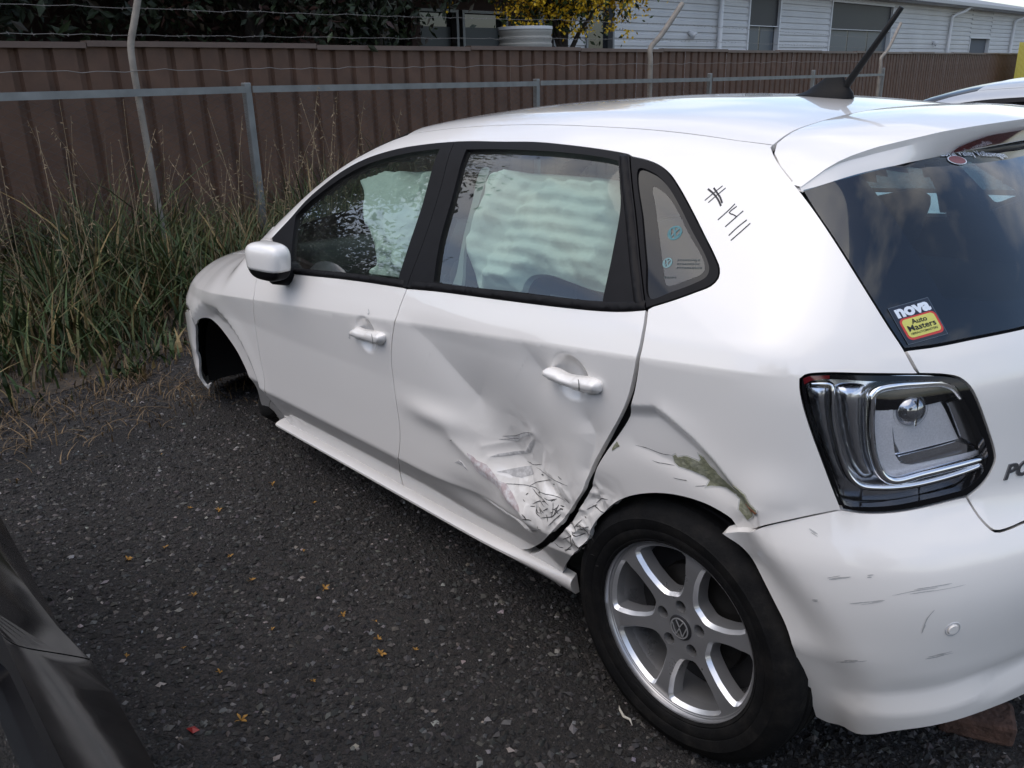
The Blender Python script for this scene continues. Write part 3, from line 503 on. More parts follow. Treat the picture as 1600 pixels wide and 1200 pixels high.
def insetp(P,e):
    if not e: return P
    a=np.sum(P[:,0]*np.roll(P[:,1],-1)-P[:,1]*np.roll(P[:,0],-1)); s=1 if a>0 else -1
    d=np.roll(P,-1,0)-P; d/=np.linalg.norm(d,axis=1,keepdims=True)+1e-12; n=np.stack([-d[:,1],d[:,0]],1)*s
    m=n+np.roll(n,1,0); l=np.linalg.norm(m,axis=1,keepdims=True); m/=l+1e-9
    k=np.clip(1/np.maximum(np.sum(m*n,1),.35),1,2)
    return P+m*e*k[:,None]
def cdt(outer,holes,pts):
    vs=[Vector(p) for p in outer]; es=[(i,(i+1)%len(outer)) for i in range(len(outer))]; b=len(outer)
    for h in holes:
        vs+=[Vector(p) for p in h]; es+=[(b+i,b+(i+1)%len(h)) for i in range(len(h))]; b+=len(h)
    vs+=[Vector(p) for p in pts]
    V,E_,Fc,ov,oe,of=delaunay_2d_cdt(vs,es,[],0,1e-7)
    V=np.array([tuple(v) for v in V]); Fc=np.array([f for f in Fc if len(f)==3]); c=V[Fc].mean(1)
    k=inpoly(c,outer)
    for h in holes: k&=~inpoly(c,h)
    Fc=Fc[k]
    return V,Fc
def topsurf(x,y,dent=None,off=0.):
    lo=np.full_like(x,.5); hi=np.full_like(x,1.7); z=np.zeros_like(x)
    for _ in range(32):
        m=(lo+hi)/2; g=F(np.stack([x,y,m],-1),dent)-off>0; hi=np.where(g,m,hi); lo=np.where(g,lo,m)
    return np.stack([x,y,(lo+hi)/2],-1)
def panel(name,outer,m,parent,holes=(),dom='side',off=0.,inset=.0018,hinset=None,res=.02,dent=None,flange=.014,mirror=False,fine=None,puff=None,extra=None,base=ORG,colorf=None,smoothn=None,creases=False):
    """sheet following the body surface inside a closed 3-D outline; puff=(height,radius) pillows it; fine=(x0,x1,z0,z1,res)"""
    to=(lambda P:toparam(P)) if dom=='side' else (lambda P:P[:,:2])
    O=insetp(to(np.asarray(outer)),inset); H=[insetp(to(np.asarray(h)),-(inset if hinset is None else hinset)) for h in holes]
    lo=O.min(0); hi=O.max(0)
    def grid(r,l0,h0):
        gx=np.arange(l0[0]+r*.5,h0[0],r); gy=np.arange(l0[1]+r*.5,h0[1],r*.9)
        X,Y=np.meshgrid(gx,gy); X=X+(np.arange(len(gy))%2)[:,None]*r*.5
        return np.stack([X.ravel(),Y.ravel()],1)
    Q=grid(res,lo,hi)
    if fine is not None:
        x0,x1,z0,z1,fr=fine
        c=to(np.array([[x,-.83,z] for x in(x0,x1) for z in(z0,z1)])); fl,fh=c.min(0),c.max(0)
        inb=(Q>fl).all(1)&(Q<fh).all(1); Q=np.vstack([Q[~inb],grid(fr,np.maximum(fl,lo),np.minimum(fh,hi))])
    if dom=='side' and creases:
        xr=np.arange(-.55,2.80,.011); rows=[]
        for zf in(zc(xr)-.0032,zc(xr)+.0032,0*xr+.4245,0*xr+.4335):
            Rw=toparam(surf(*toparam(np.stack([xr,0*xr-.83,zf],1)).T)); rows.append(Rw)
            Q=Q[np.abs(Q[:,1]-np.interp(Q[:,0],Rw[:,0],Rw[:,1]))>min(res*.35,.005)]
        Q=np.vstack([Q]+rows)
    Q=Q[inpoly(Q,O)]; d=dist2poly(Q,O)
    for h in H:
        k=~inpoly(Q,h); Q=Q[k]; d=d[k]; d=np.minimum(d,dist2poly(Q,h))
    if creases: res_=.009
    else: res_=res
    thr=np.where(((Q>fl)&(Q<fh)).all(1),fr*.5,res_*.45) if fine is not None else res_*.45
    Q=Q[d>thr]
    V2,T3=cdt(O,H,Q)
    o_=off
    if puff is not None:
        dd=dist2poly(V2,O); 
        for h in H: dd=np.minimum(dd,dist2poly(V2,h))
        u=np.clip(dd/puff[1],0,1); o_=off+puff[0]*np.sqrt(np.maximum(1-(1-u)**2,0))
    if extra is not None: o_=o_+extra(V2)
    if dom=='side': P=surf(V2[:,0],V2[:,1],dent,o_)
    else: P=topsurf(V2[:,0],V2[:,1],dent,o_)
    a=P[T3[:,1]]-P[T3[:,0]]; b=P[T3[:,2]]-P[T3[:,0]]; fn=np.cross(a,b); N0=normal(P,dent)
    flip=np.sum(fn*N0[T3[:,0]],1)<0; T3[flip]=T3[flip][:,::-1]; fn[flip]*=-1
    if puff is not None or extra is not None or smoothn:
        N=np.zeros_like(P)
        for k in range(3): np.add.at(N,T3[:,k],fn)
        N/=np.linalg.norm(N,axis=1,keepdims=True)+1e-15
    else: N=N0
    V=[P]; NN=[N]; Fs=[T3]
    if flange:
        ed={}
        for t in T3:
            for i in range(3):
                e=(int(t[i]),int(t[(i+1)%3])); 
                if (e[1],e[0]) in ed: del ed[(e[1],e[0])]
                else: ed[e]=1
        idx=sorted({i for e in ed for i in e}); mp_={v:i for i,v in enumerate(idx)}; n0=len(P); k=len(idx)
        A=P[idx]; B=A-N0[idx]*flange
        V+= [A,B]; 
        sN=np.zeros((k,3))
        for e in ed:
            tv=P[e[1]]-P[e[0]]; q=np.cross(tv,N0[e[0]]); q/=np.linalg.norm(q)+1e-12; sN[mp_[e[0]]]+=q; sN[mp_[e[1]]]+=q
        sN/=np.linalg.norm(sN,axis=1,keepdims=True)+1e-12
        NN+=[sN,sN]
        Fs.append(np.array([(n0+mp_[e[1]],n0+mp_[e[0]],n0+k+mp_[e[0]]) for e in ed]))
        Fs.append(np.array([(n0+mp_[e[1]],n0+k+mp_[e[0]],n0+k+mp_[e[1]]) for e in ed]))
    V=np.vstack(V); NN=np.vstack(NN); Fs=np.vstack(Fs)
    cols=colorf(V) if colorf else None
    if mirror: V=V*[1,-1,1]; NN=NN*[1,-1,1]; Fs=Fs[:,::-1]
    return mesh(name,V-base,Fs,m,parent,True,NN,cols)
def patch(name,key,m,parent,off=.002,h=0.,res=.008,smooth=True,puff=None,**kw):
    P=closed(key,ds=res,smooth=smooth)
    return panel(name,P,m,parent,off=off,inset=kw.pop('inset',0),res=res,flange=kw.pop('flange',.004),puff=puff,**kw)
def strokes(name,chains,m,parent,width=.0016,off=.0009,base=ORG,dent=None,taper=True,seed=0):
    """thin ribbons lying on the body surface along traced lines, joined into one mark"""
    V=[];Fq=[];r=np.random.default_rng(seed)
    for c in chains:
        P=dens(np.array(c[0] if isinstance(c,tuple) else c,float),.006); wd=c[1] if isinstance(c,tuple) else width
        U=toparam(P); n=len(U)
        if n<2: continue
        d=np.gradient(U,axis=0); d/=np.linalg.norm(d,axis=1,keepdims=True)+1e-12; nn=np.stack([-d[:,1],d[:,0]],1)
        t=np.linspace(0,1,n); w=wd*(np.clip(np.minimum(t,1-t)*5+.25,0,1) if taper else 1)*(.75+.5*r.random(n) if taper else 1)
        A=U+nn*w[:,None] if taper else U+nn*wd; B=U-nn*w[:,None] if taper else U-nn*wd
        pa=surf(A[:,0],A[:,1],dent,off); pb=surf(B[:,0],B[:,1],dent,off); b=len(V)
        for i in range(n): V+= [pa[i],pb[i]]
        Fq+=[(b+2*i,b+2*i+1,b+2*i+3,b+2*i+2) for i in range(n-1)]
    V=np.array(V); return tag(mesh(name,V-base,Fq,m,parent,True),kind='stuff' if len(chains)>1 else None)
def text2d(s,bold=0.):
    cu=bpy.data.curves.new('t','FONT'); cu.body=s; cu.offset=bold; cu.align_x='CENTER'; cu.align_y='CENTER'; cu.resolution_u=3
    o=bpy.data.objects.new('t',cu); COL.objects.link(o); bpy.context.view_layer.update()
    me=o.evaluated_get(bpy.context.evaluated_depsgraph_get()).to_mesh(); V=np.array([v.co[:] for v in me.vertices]); Fc=[list(p.vertices) for p in me.polygons]
    o.evaluated_get(bpy.context.evaluated_depsgraph_get()).to_mesh_clear(); bpy.data.objects.remove(o)
    V=V[:,:2]; c=(V.min(0)+V.max(0))/2; V=V-c; V=V/(V[:,0].max()*2)      # width 1 centred
    return V,Fc
def decal(name,V2,Fc,mapf,m,parent,off,base=ORG):
    """2-D art mapped by mapf (n,2)->(n,3) near the surface, then laid on it"""
    P=mapf(V2); U=toparam(P); S=surf(U[:,0],U[:,1],None,off); return mesh(name,S-base,Fc,m,parent,False)
def rrect(w,h,r,n=5):
    out=[]
    for cx,cy,a in((w/2-r,h/2-r,0),(-w/2+r,h/2-r,90),(-w/2+r,-h/2+r,180),(w/2-r,-h/2+r,270)):
        for i in range(n+1):
            t=math.radians(a+90*i/n); out.append((cx+r*math.cos(t),cy+r*math.sin(t)))
    return np.array(out)
def fill2d(P,res=.1):
    lo,hi=P.min(0),P.max(0); X,Y=np.meshgrid(np.arange(lo[0],hi[0],res),np.arange(lo[1],hi[1],res)); Q=np.stack([X.ravel(),Y.ravel()],1)
    Q=Q[inpoly(Q,P)]; Q=Q[dist2poly(Q,P)>res*.4] if len(Q) else Q
    return cdt(P,[],Q)
# ---------------- dents of the crashed side ----------------
def segd(x,z,poly):
    """distance, sign (left of direction +) and along fraction to a polyline in the x-z plane"""
    best=np.full(np.shape(x),1e9); sg=np.zeros(np.shape(x)); al=np.zeros(np.shape(x)); P=np.array(poly); n=len(P)-1
    for i in range(n):
        a,b=P[i],P[i+1]; v=b-a; l=v@v; t=((x-a[0])*v[0]+(z-a[1])*v[1])/l; tc_=np.clip(t,0,1)
        d=np.hypot(x-a[0]-tc_*v[0],z-a[1]-tc_*v[1]); s=np.sign(v[0]*(z-a[1])-v[1]*(x-a[0])); k=d<best
        sp=(v[0]*(z-a[1])-v[1]*(x-a[0]))/np.sqrt(l)/np.maximum(d,1e-6); best=np.where(k,d,best); sg=np.where(k,np.clip(sp,-1,1),sg); al=np.where(k,(i+tc_)/n,al)
    return best,sg,al
def crease(x,z,poly,depth,wl,wr,grow=None):
    d,s,a=segd(x,z,poly); w=wr+(wl-wr)*(.5+.5*s); d=np.sqrt(d*d+.0016**2); g=1 if grow is None else grow[0]+(grow[1]-grow[0])*a
    return depth*g*np.exp(-(d/w)**1.25)
def gau(x,z,c,rx,rz): return np.exp(-((x-c[0])/rx)**2-((z-c[1])/rz)**2)
QPOLY=np.array(K['qa'][:3]+K['qb'][1:]+[(2.72,.60),(2.6,.45),(2.3,.4),(1.9,.35),(2.0,.60),(2.16,.80)])
def folds(x,z,f,seed,n=5):
    g=np.random.default_rng(seed); v=0
    for i in range(n):
        a=g.uniform(0,math.pi); ff=f*g.uniform(.5,1.6); u=(x*math.cos(a)+z*math.sin(a))*ff+g.uniform(0,9); u=u+.35*vnoise(x*f*.6+i*5,z*f*.6)
        v=v+(np.abs(u-np.round(u))*4-1)*(1.6/(1+i*.5))*(.3+vnoise(x*f*.5+3*i,z*f*.5+i))
    return v/n
RD=np.array(L['rdoor_r'])[:,[0,2]]
def dent(x,z):
    x=np.asarray(x,float); z=np.asarray(z,float); sh=x.shape; x=x.ravel(); z=z.ravel(); D=np.zeros_like(x)
    k=np.where((x>.9)&(x<2.85)&(z>.15)&(z<1.0))[0]
    if len(k):
        X,Z=x[k],z[k]
        h1,h2=K['h1'][0],K['h2'][0]
        dd=np.zeros_like(X)
        for h,rx,rz in((h1,.062,.062),(h2,.066,.060)):
            r=((X-h[0]+.008)/rx)**2+((Z-h[1])/rz)**2; dd+=.021*sm(np.clip(1-r,0,1))
        # door side or quarter side of the rear shut line
        _,sg,_=segd(X,Z,RD); door=(sg<0)&(X>1.33) if RD[0,1]>RD[-1,1] else (sg>0)&(X>1.33)
        xe=np.interp(Z,RD[::-1,1],RD[::-1,0]); door=(X<xe+.008)&(X>1.30); fade=sm((X-1.36)/.10)*sm((.96-Z)/.10)
        c=K['mid'][0]
        e=.030*gau(X,Z,(c[0]-.02,c[1]+.06),.24,.17)+.022*gau(X,Z,c,.13,.09)
        e+=crease(X,Z,K['d1'],.019,.13,.06,(.25,1.15))+crease(X,Z,K['d2'],.009,.07,.055,(.3,1.2))
        e-=.014*gau(X,Z,K['bul'][1],.13,.035)
        e-=crease(X,Z,K['tr'],.020,.05,.030,(.5,1.1))
        e+=.018*gau(X,Z,K['low'][0],.12,.05)
        e-=crease(X,Z,K['st1'],.0045,.014,.022)+crease(X,Z,K['st2'],.005,.012,.020)
        e+=crease(X,Z,K['rim'][:4],.012,.05,.03)
        wx,wz=X+.02*vnoise(X*31,Z*31),Z+.02*vnoise(X*29+9,Z*33)
        e+=crumple(X,Z,20,4)*.020*gau(X,Z,K['crack'][0],.10,.08)+crumple(X,Z,11,8)*.022*gau(X,Z,c,.15,.11)
        dd=dd+np.where(door,e*fade,0)
        qf=sm((X-2.02)/.05)
        ins=inpoly(np.stack([X,Z],1),QPOLY); dq=dist2poly(np.stack([X,Z],1),QPOLY)
        e=np.where(ins,.015*sm(np.clip(dq/.034,0,1))**.7,0)+crease(X,Z,K['qc'],.012,.030,.018,(.3,1.1))
        e-=crease(X,Z,K['qb'],.005,.03,.018)+.010*gau(X,Z,K['qbul'][0],.06,.05)
        e+=crumple(X,Z,26,5)*.030*(gau(X,Z,K['crackq'][0],.05,.06)+gau(X,Z,K['crumple'][0],.06,.05))+.012*gau(X,Z,K['crumple'][0],.09,.06)
        dd=dd+np.where(~door,e*qf*sm((.90-Z)/.06),0)
        D[k]=dd
    return D.reshape(sh)
# ---------------- car materials ----------------
WHITE=mat('white_paint',(.86,.83,.79),.30,coat=1.,coat_rough=.025,noise=(1.2,.012))
PRIMER=mat('bare_filler',(.23,.235,.15),.85,mix2=((.36,.36,.27),38,.45,.65),noise=(90,.25),bump=(120,.4))
RUST=mat('rusty_edge',(.28,.11,.05),.9,noise=(90,.4))
SCUFF=mat('black_scuff',(.055,.052,.052),.7)
GREYPATCH=mat('grey_patch',(.42,.41,.405),.6,mix2=((.62,.61,.60),55,.42,.6))
PINK=mat('pink_scuff',(.52,.42,.42),.65,mix2=((.72,.71,.71),60,.4,.62))
TRIM=mat('black_trim',(.008,.0075,.0085),.45,spec=.12,noise=(30,.15))
GLOSSB=mat('gloss_black',(.006,.006,.007),.05,spec=.4)
RUBBER=mat('rubber',(.008,.008,.0085),.7,spec=.15,mix2=((.022,.020,.018),14,.48,.75),noise=(25,.25),bump=(150,.15))
PLASTIC=mat('black_plastic',(.006,.006,.0065),.5,spec=.15,bump=(300,.08))
DARK=mat('cabin_dark',(.022,.022,.024),.85)
SEATM=mat('seat_cloth',(.035,.036,.04),.95,bump=(200,.2))
BAG=mat('airbag_cloth',(.52,.53,.51),.8,noise=(5,.08),bump=(60,.25))
PALE=mat('pale_pillar_trim',(.24,.25,.24),.7)
ALLOY=mat('alloy',(.46,.46,.47),.32,metal=.70,coat=.4,noise=(12,.10),rough_var=.08)
ALLOYB=mat('alloy_bright',(.80,.80,.81),.28,metal=.75)
BRAKE=mat('brake_dark',(.014,.013,.012),.6,metal=.4,noise=(20,.4))
CHROME=mat('chrome',(.90,.91,.93),.05,metal=1.)
DCHROME=mat('dark_chrome',(.74,.76,.80),.20,metal=1.)
SILV=mat('silver_reflector',(.66,.67,.70),.40,metal=.35,noise=(300,.12))
REDL=mat('red_lens',(.10,.007,.010),.08,coat=1)
REDP=mat('red_print',(.55,.05,.04),.4); YELP=mat('yellow_print',(.62,.60,.14),.45); NAVY=mat('navy_print',(.018,.024,.04),.3); WHP=mat('white_print',(.70,.76,.84),.4); BLKP=mat('black_print',(.01,.01,.01),.5)
EDGEP=mat('clear_edge',(.10,.13,.16),.3); TEAL=mat('teal_etch',(.05,.17,.19),.5); TEAL2=mat('pale_etch',(.14,.26,.27),.5); INK=mat('marker_ink',(.015,.014,.018),.6); GREYP=mat('grey_print',(.05,.065,.065),.6); MAROON=mat('maroon_print',(.22,.09,.10),.5)
GLASS=glass('side_glass',(.70,.83,.765),.95,dirt=.02); RGLASS=glass('rear_glass',(.28,.42,.52),1.,1.45,dirt=.015); LENS=glass('lamp_lens',(.97,.97,.98),1.,1.35); WSCREEN=glass('windscreen_glass',(.7,.8,.75),1.)
TILT=.0431098509
def car_root(name,label,cat,tilt=TILT):
    r=empty(name,(0,0,0),label,cat)
    R=Matrix.Rotation(-tilt,4,'Y'); piv=Vector((2.47,0,.3)); Mx=Matrix.Translation(piv)@R@Matrix.Translation(-piv)@Matrix.Translation(Vector(ORG))
    r.matrix_world=Mx; return r
car=car_root('hatchback_car','white hatchback with its crushed rear door and torn paint over the rear wheel','car')
# shared outlines
WSE=[(.30,-.70),(.5,-.69),(.77,-.600),(1.0,-.535),(1.12,-.505)]
RFS=[(1.12,-.500),(1.45,-.508),(1.71,-.518),(1.953,-.534),(2.147,-.535),(2.315,-.533),(2.485,-.530)]
def top3(l): l=np.array(l,float); return topsurf(l[:,0],l[:,1])
WSE3=top3(WSE); RFS3=top3(RFS)
TGS=top3([(2.485,-.530),(2.49,-.45),(2.492,-.3),(2.493,0)])
tgl=np.array(L['tgleft'])
def bodyside(dn,mirror,res):
    o=loop(WSE3,RFS3,tgl,'-light_t','-light_l','-bseamtop','-rarch',[L['rarch'][0],L['quart_l'][-1]],'-quart_l','-dlo_q','-dlo_top2','-dlo_top')
    return panel('body_side',o,WHITE,car,dent=dn,res=res,mirror=mirror,inset=.0012,creases=not mirror and dn is not None,fine=(2.04,2.76,.22,.90,.0045) if dn else None)
bs=bodyside(dent,False,.022); bodyside(None,True,.035)
# roof, windscreen, bonnet
hl=[(1.12,-.503),(1.155,-.30),(1.165,0),(1.155,.30),(1.12,.503)]; hl3=top3(hl)
o=loop(hl3[::-1],RFS3,TGS,mir(TGS),mir(RFS3)); panel('roof',o,WHITE,car,dom='top',res=.03,inset=.0012)
cowl=top3([(.30,-.70),(.22,-.35),(.20,0),(.22,.35),(.30,.70)])
o=loop(WSE3,hl3,mir(WSE3),cowl[::-1]); panel('windscreen',o,WSCREEN,car,dom='top',res=.04,inset=.004,off=-.004,flange=0)
HE=top3([(.27,-.66),(0,-.62),(-.3,-.57),(-.55,-.50)]); HF=top3([(-.55,-.50),(-.70,-.35),(-.74,0)])
o=loop(HE,HF,mir(HF),mir(HE),cowl[::-1]); panel('bonnet',o,WHITE,car,dom='top',res=.04,inset=.003)
# doors, wings
def wing(mirror):
    nose=surf(*toparam(np.array([(-.30,-.80,.64),(-.46,-.76,.665),(-.60,-.62,.70)])).T)
    o=loop('fdoor_f',[L['fdoor_f'][-1],L['farch'][-1]],'-farch','fbumpseam',np.vstack([L['fbumpseam'][-1],nose]),[nose[-1],HE[-1]],HE[::-1],[HE[0],L['fdoor_f'][0]])
    return panel('front_wing',o,WHITE,car,res=.018,mirror=mirror,inset=.0015,creases=not mirror)
wing(False); wing(True)
def fdoor(dn,mirror,res):
    o=loop('dlo_bot',[L['dlo_bot'][-1],L['ddseam'][0]],'ddseam','-silltop_f','-fdoor_f',[L['fdoor_f'][0],L['dlo_bot'][0]])
    d=panel('front_door',o,WHITE,car,dent=dn,res=res,mirror=mirror,inset=.0018,creases=dn is not None,fine=(1.22,1.44,.72,.91,.005) if dn else None)
    o=loop('dlo_top',[L['dlo_top'][-1],L['bseam'][0]],'bseam',[L['bseam'][-1],L['dlo_bot'][-1]],'-dlo_bot',[L['dlo_bot'][0],L['dlo_top'][0]])
    g=loop('fglass','fglass_r','fglass_b','fglass_f')
    panel('window_trim',o,TRIM,d,holes=[g],res=.02,off=.0015,inset=.0008,hinset=0,mirror=mirror,flange=.02)
    panel('window',g,GLASS,d,off=-.009,inset=-.004,res=.04,flange=0,mirror=mirror)
    # rubber bead round the glass and along the sill
    return d
fd=fdoor(dent,False,.02); fdoor(None,True,.035)
def rdoor(dn,mirror,res):
    o=loop([L['ddseam'][0],L['dlo_bot2'][0]],'dlo_bot2',[L['dlo_bot2'][-1],L['rdoor_r'][0]],'rdoor_r','-silltop_r','-ddseam')
    d=panel('rear_door',o,WHITE,car,dent=dn,res=res,mirror=mirror,inset=.0018,creases=dn is not None,fine=(1.36,2.42,.22,.94,.0045) if dn else None)
    o=loop([L['bseam'][0],L['dlo_top2'][0]],'dlo_top2',[L['dlo_top2'][-1],L['cseam'][0]],'cseam',[L['cseam'][-1],L['dlo_bot2'][-1]],'-dlo_bot2',[L['dlo_bot2'][0],L['bseam'][-1]],'-bseam')
    g=loop('rglass_t','rglass_r','rglass_b','rglass_l')
    panel('window_trim',o,TRIM,d,holes=[g],res=.02,off=.0015,inset=.0012,hinset=0,mirror=mirror,flange=.02)
    panel('window',g,GLASS,d,off=-.009,inset=-.004,res=.04,flange=0,mirror=mirror)
    return d
rd=rdoor(dent,False,.02); rdoor(None,True,.035)
for mirror in(False,True):
    o=loop('dlo_q',[L['dlo_q'][-1],L['cseam'][-1]],'-cseam',[L['cseam'][0],L['dlo_q'][0]])
    qo=closed('qouter'); qc=closed('qclear')
    t=panel('quarter_window_trim',o,TRIM,car,holes=[qo],res=.02,off=.0015,inset=.002,hinset=0,mirror=mirror,flange=.02)
    panel('window_band',qo,GLOSSB,t,holes=[qc],off=-.003,inset=0,res=.02,flange=0,mirror=mirror)
    panel('window',qc,GLASS,t,off=-.0032,inset=-.002,res=.03,flange=0,mirror=mirror)
    # raised rubber seal beside the door shut line
    if not mirror:
        qtrim=t
        cs=np.array(L['cseam'],float); b=cs+[.010,0,0]
        panel('pillar_seal',loop(cs+[-.030,0,0],('lin',[cs[-1]+[-.030,0,0],cs[-1]+[-.006,0,0]]),(cs+[-.006,0,0])[::-1]),TRIM,rd,off=.002,puff=(.006,.012),inset=0,res=.008)
# belt moulding: rounded rubber strips under the side windows
for nm,par,lab in(('dlo_bot',fd,0),('dlo_bot2',rd,0)):
    P=np.array(L[nm]); Q=P+[0,0,.022]
    panel('belt_moulding',loop(P,('lin',[P[-1],Q[-1]]),Q[::-1],('lin',[Q[0],P[0]])),TRIM,par,off=.002,puff=(.006,.011),inset=.0008,res=.008)
# tailgate
gb=np.array(L['gbot']); gbc=np.vstack([gb,[2.985,-.2,1.019],[3.0,0,1.02]]); gtop=np.array([(2.600,-.606,1.266),(2.633,-.585,1.280),(2.704,-.429,1.306),(2.742,-.128,1.318),(2.745,0,1.320)])
def S3(P): P=np.array(P,float); return surf(*toparam(P).T)
tl=tgl[(tgl[:,2]<1.275)]; kk=np.argmin(np.linalg.norm(tl-gb[0],axis=1))
tgb=np.vstack([L['tgbump'],S3([(3.035,-.3,.672),(3.06,0,.675)])])
neg=lambda P:np.array(P,float)*[1,-1,1]
o=loop(gbc,mir(gbc),[neg(gb)[0],neg(L['light_r'])[0]],neg(L['light_r']),neg(tgb),tgb[::-1],'-light_r',[L['light_r'][0],gb[0]])
tg=panel('tailgate',o,WHITE,car,res=.03,inset=.002)

sd_=tl[1:kk+1]
o=loop(gtop,mir(gtop),neg(sd_),neg(gbc),gbc[::-1],sd_[::-1])
rw=panel('rear_window',o,RGLASS,tg,off=-.005,inset=.003,res=.03,flange=.006)
# dark printed border of the rear window
inn=S3([(2.655,-.50,1.262),(2.700,-.33,1.285),(2.728,0,1.30)]); inb=S3([(2.86,-.545,1.085),(2.905,-.42,1.062),(2.955,-.2,1.057),(2.965,0,1.057)])
hole=loop(inn,mir(inn),[neg(inn)[0],neg(inb)[0]],neg(inb),inb[::-1],[inb[0],inn[0]])
panel('window_border',o,GLOSSB,tg,holes=[hole],off=-.0075,inset=.004,hinset=0,res=.03,flange=0)
# spoiler: solid wedge carrying the roof line backwards
ys=np.concatenate([[-.606],np.linspace(-.60,.60,49),[.606]])
seam_x=np.interp(np.abs(ys),[0,.30,.45,.53,.56,.60],[2.493,2.492,2.490,2.487,2.505,2.565])
te=np.array([(2.600,-.606,1.271),(2.628,-.58,1.300),(2.646,-.54,1.319),(2.672,-.48,1.334),(2.700,-.43,1.343),(2.735,-.345,1.355),(2.762,-.235,1.361),(2.783,-.10,1.365),(2.787,0,1.366)])
V=[];Fq=[];NP=11
for y in ys:
    a=abs(y); zt=topsurf(np.array([np.interp(a,[0,.30,.45,.53,.56,.60],[2.493,2.492,2.490,2.487,2.505,2.575])]),np.array([y]))[0]
    tx=np.interp(-a,te[:,1],te[:,0]); tz=np.interp(-a,te[:,1],te[:,2])
    ux=np.interp(-a,gtop[:,1],gtop[:,0]); uz=np.interp(-a,gtop[:,1],gtop[:,2])
    p0=np.array([zt[0]+.003,y,zt[2]]); p3=np.array([tx,y,tz]); cv=np.array([0,0,.010])*min(1,(.6-a)/.1)
    pts=[p0-[0,0,.02],p0]+[p0+(p3-p0)*t+cv*4*t*(1-t) for t in(.25,.5,.75,.94)]+[p3,p3-[.003,0,.012*min(1,(.61-a)/.12)]]
    u=np.array([ux+.003,y,uz-.004]); pts+=[p3*.45+u*.55+[.001,0,-.006],u,u-[.03,0,-.004]]
    V+=pts
for i in range(len(ys)-1):
    for j in range(NP-1): b=i*NP+j; Fq.append((b,b+1,b+NP+1,b+NP))
sp_=mesh('roof_spoiler',np.array(V)-ORG,Fq,WHITE,tg); sp_.data.set_sharp_from_angle(angle=math.radians(28))
# high brake lamp under the spoiler lip, built in the slope between lip and glass
def spt(y,f,o=.0):
    a=abs(y); p=np.array([np.interp(-a,te[:,1],te[:,0])-.003,y,np.interp(-a,te[:,1],te[:,2])-.012]); u=np.array([np.interp(-a,gtop[:,1],gtop[:,0])+.003,y,np.interp(-a,gtop[:,1],gtop[:,2])-.004])
    q=p+(u-p)*f; return q+np.array([.85,0,-.5])*o
V=[];Fq=[]
yy=np.linspace(-.30,.14,30)
for y in yy:
    k=min(1,(y+.301)/.10)**.5*min(1,(.141-y)/.03)**.5
    for f in(.80-.62*k,.80): V.append(spt(y,f,.007))
    V.append(spt(y,.93,.006))
Fq=[(3*i,3*i+3,3*i+4,3*i+1) for i in range(29)]
mesh('brake_lamp',np.array(V)-ORG,Fq,REDL,sp_)
# bumper
bb=np.vstack([L['bbot'],S3([(3.055,-.2,.274),(3.06,0,.275)])])
o=loop('bseamtop','-light_b',tgb,mir(tgb),mir(L['light_b'])[::-1][::-1] if 0 else neg(L['light_b']),neg(L['bseamtop'])[::-1],neg(L['barch']),neg(bb),bb[::-1],'-barch')
def lip(U):
    P=surf(U[:,0],U[:,1]); z=P[:,2]; edge=.318+.02*np.clip((P[:,0]-2.85)/.2,0,1)
    return .010*sm((edge-z)/.006)*sm((P[:,0]-2.79)/.05)-.006*np.exp(-((z-edge-.02)/.018)**2)*sm((P[:,0]-2.86)/.06)
bmp=panel('rear_bumper',o,WHITE,car,res=.018,inset=.0016,extra=lip,flange=.025)
# parking sensor
c=S3(L['sens'])[0]; n=normal(c[None])[0]
MB().lathe([(.0,.0035),(.0095,.0035),(.0105,.001),(.0105,-.004)],c-ORG,n,28).build('parking_sensor',WHITE,bmp,smooth=True,auto=40)
MB().lathe([(.0135,.0008),(.0150,.0012),(.0160,-.002)],c-ORG,n,28).build('sensor_ring',mat('sensor_gap',(.55,.55,.56),.5),bmp,smooth=True)
_g=np.random.default_rng(8); sbl=[]
for i in range(9):
    P=dens(np.array(L['sb%d'%i]),.004)
    for k in range(5):
        a=_g.uniform(0,.55); b_=min(1,a+_g.uniform(.2,.6)); q=P[int(a*(len(P)-1)):int(b_*(len(P)-1))+2]
        if len(q)>2: sbl.append((q+[0,0,_g.normal(0,.0022)],_g.uniform(.0003,.0009)))
strokes('scratches',sbl,mat('bumper_scratch',(.47,.46,.45),.7),bmp,.0008,.0006,seed=4)
# front end
nose=S3([(-.30,-.80,.64),(-.46,-.76,.665),(-.60,-.62,.70)])
fbt=S3([(-.30,-.80,.64),(-.46,-.76,.60),(-.66,-.60,.575),(-.80,-.30,.57),(-.84,0,.57)]); fbb=S3([(-.40,-.79,.235),(-.5,-.74,.20),(-.72,-.5,.19),(-.82,0,.19)])
o=loop('-fbumpseam','fbarch',np.vstack([L['fbarch'][-1],fbb]),mir(fbb),[neg(fbb)[0],neg(L['fbarch'])[-1]],neg(L['fbarch'])[::-1],neg(L['fbumpseam']),[neg(L['fbumpseam'])[-1],neg(fbt)[0]],neg(fbt),fbt[::-1],[fbt[0],L['fbumpseam'][-1]])
panel('front_bumper',o,WHITE,car,res=.04,inset=.002)
for mirror in(False,True):
    o=loop(nose,[nose[-1],S3([(-.66,-.60,.575)])[0]],fbt[:3][::-1])
    h=panel('headlamp',o,LENS,car,res=.03,inset=.004,mirror=mirror); panel('reflector',o,DCHROME,h,res=.03,inset=.006,off=-.03,mirror=mirror)
gt=S3([(-.60,-.62,.70),(-.70,-.40,.735),(-.755,0,.74)]); 
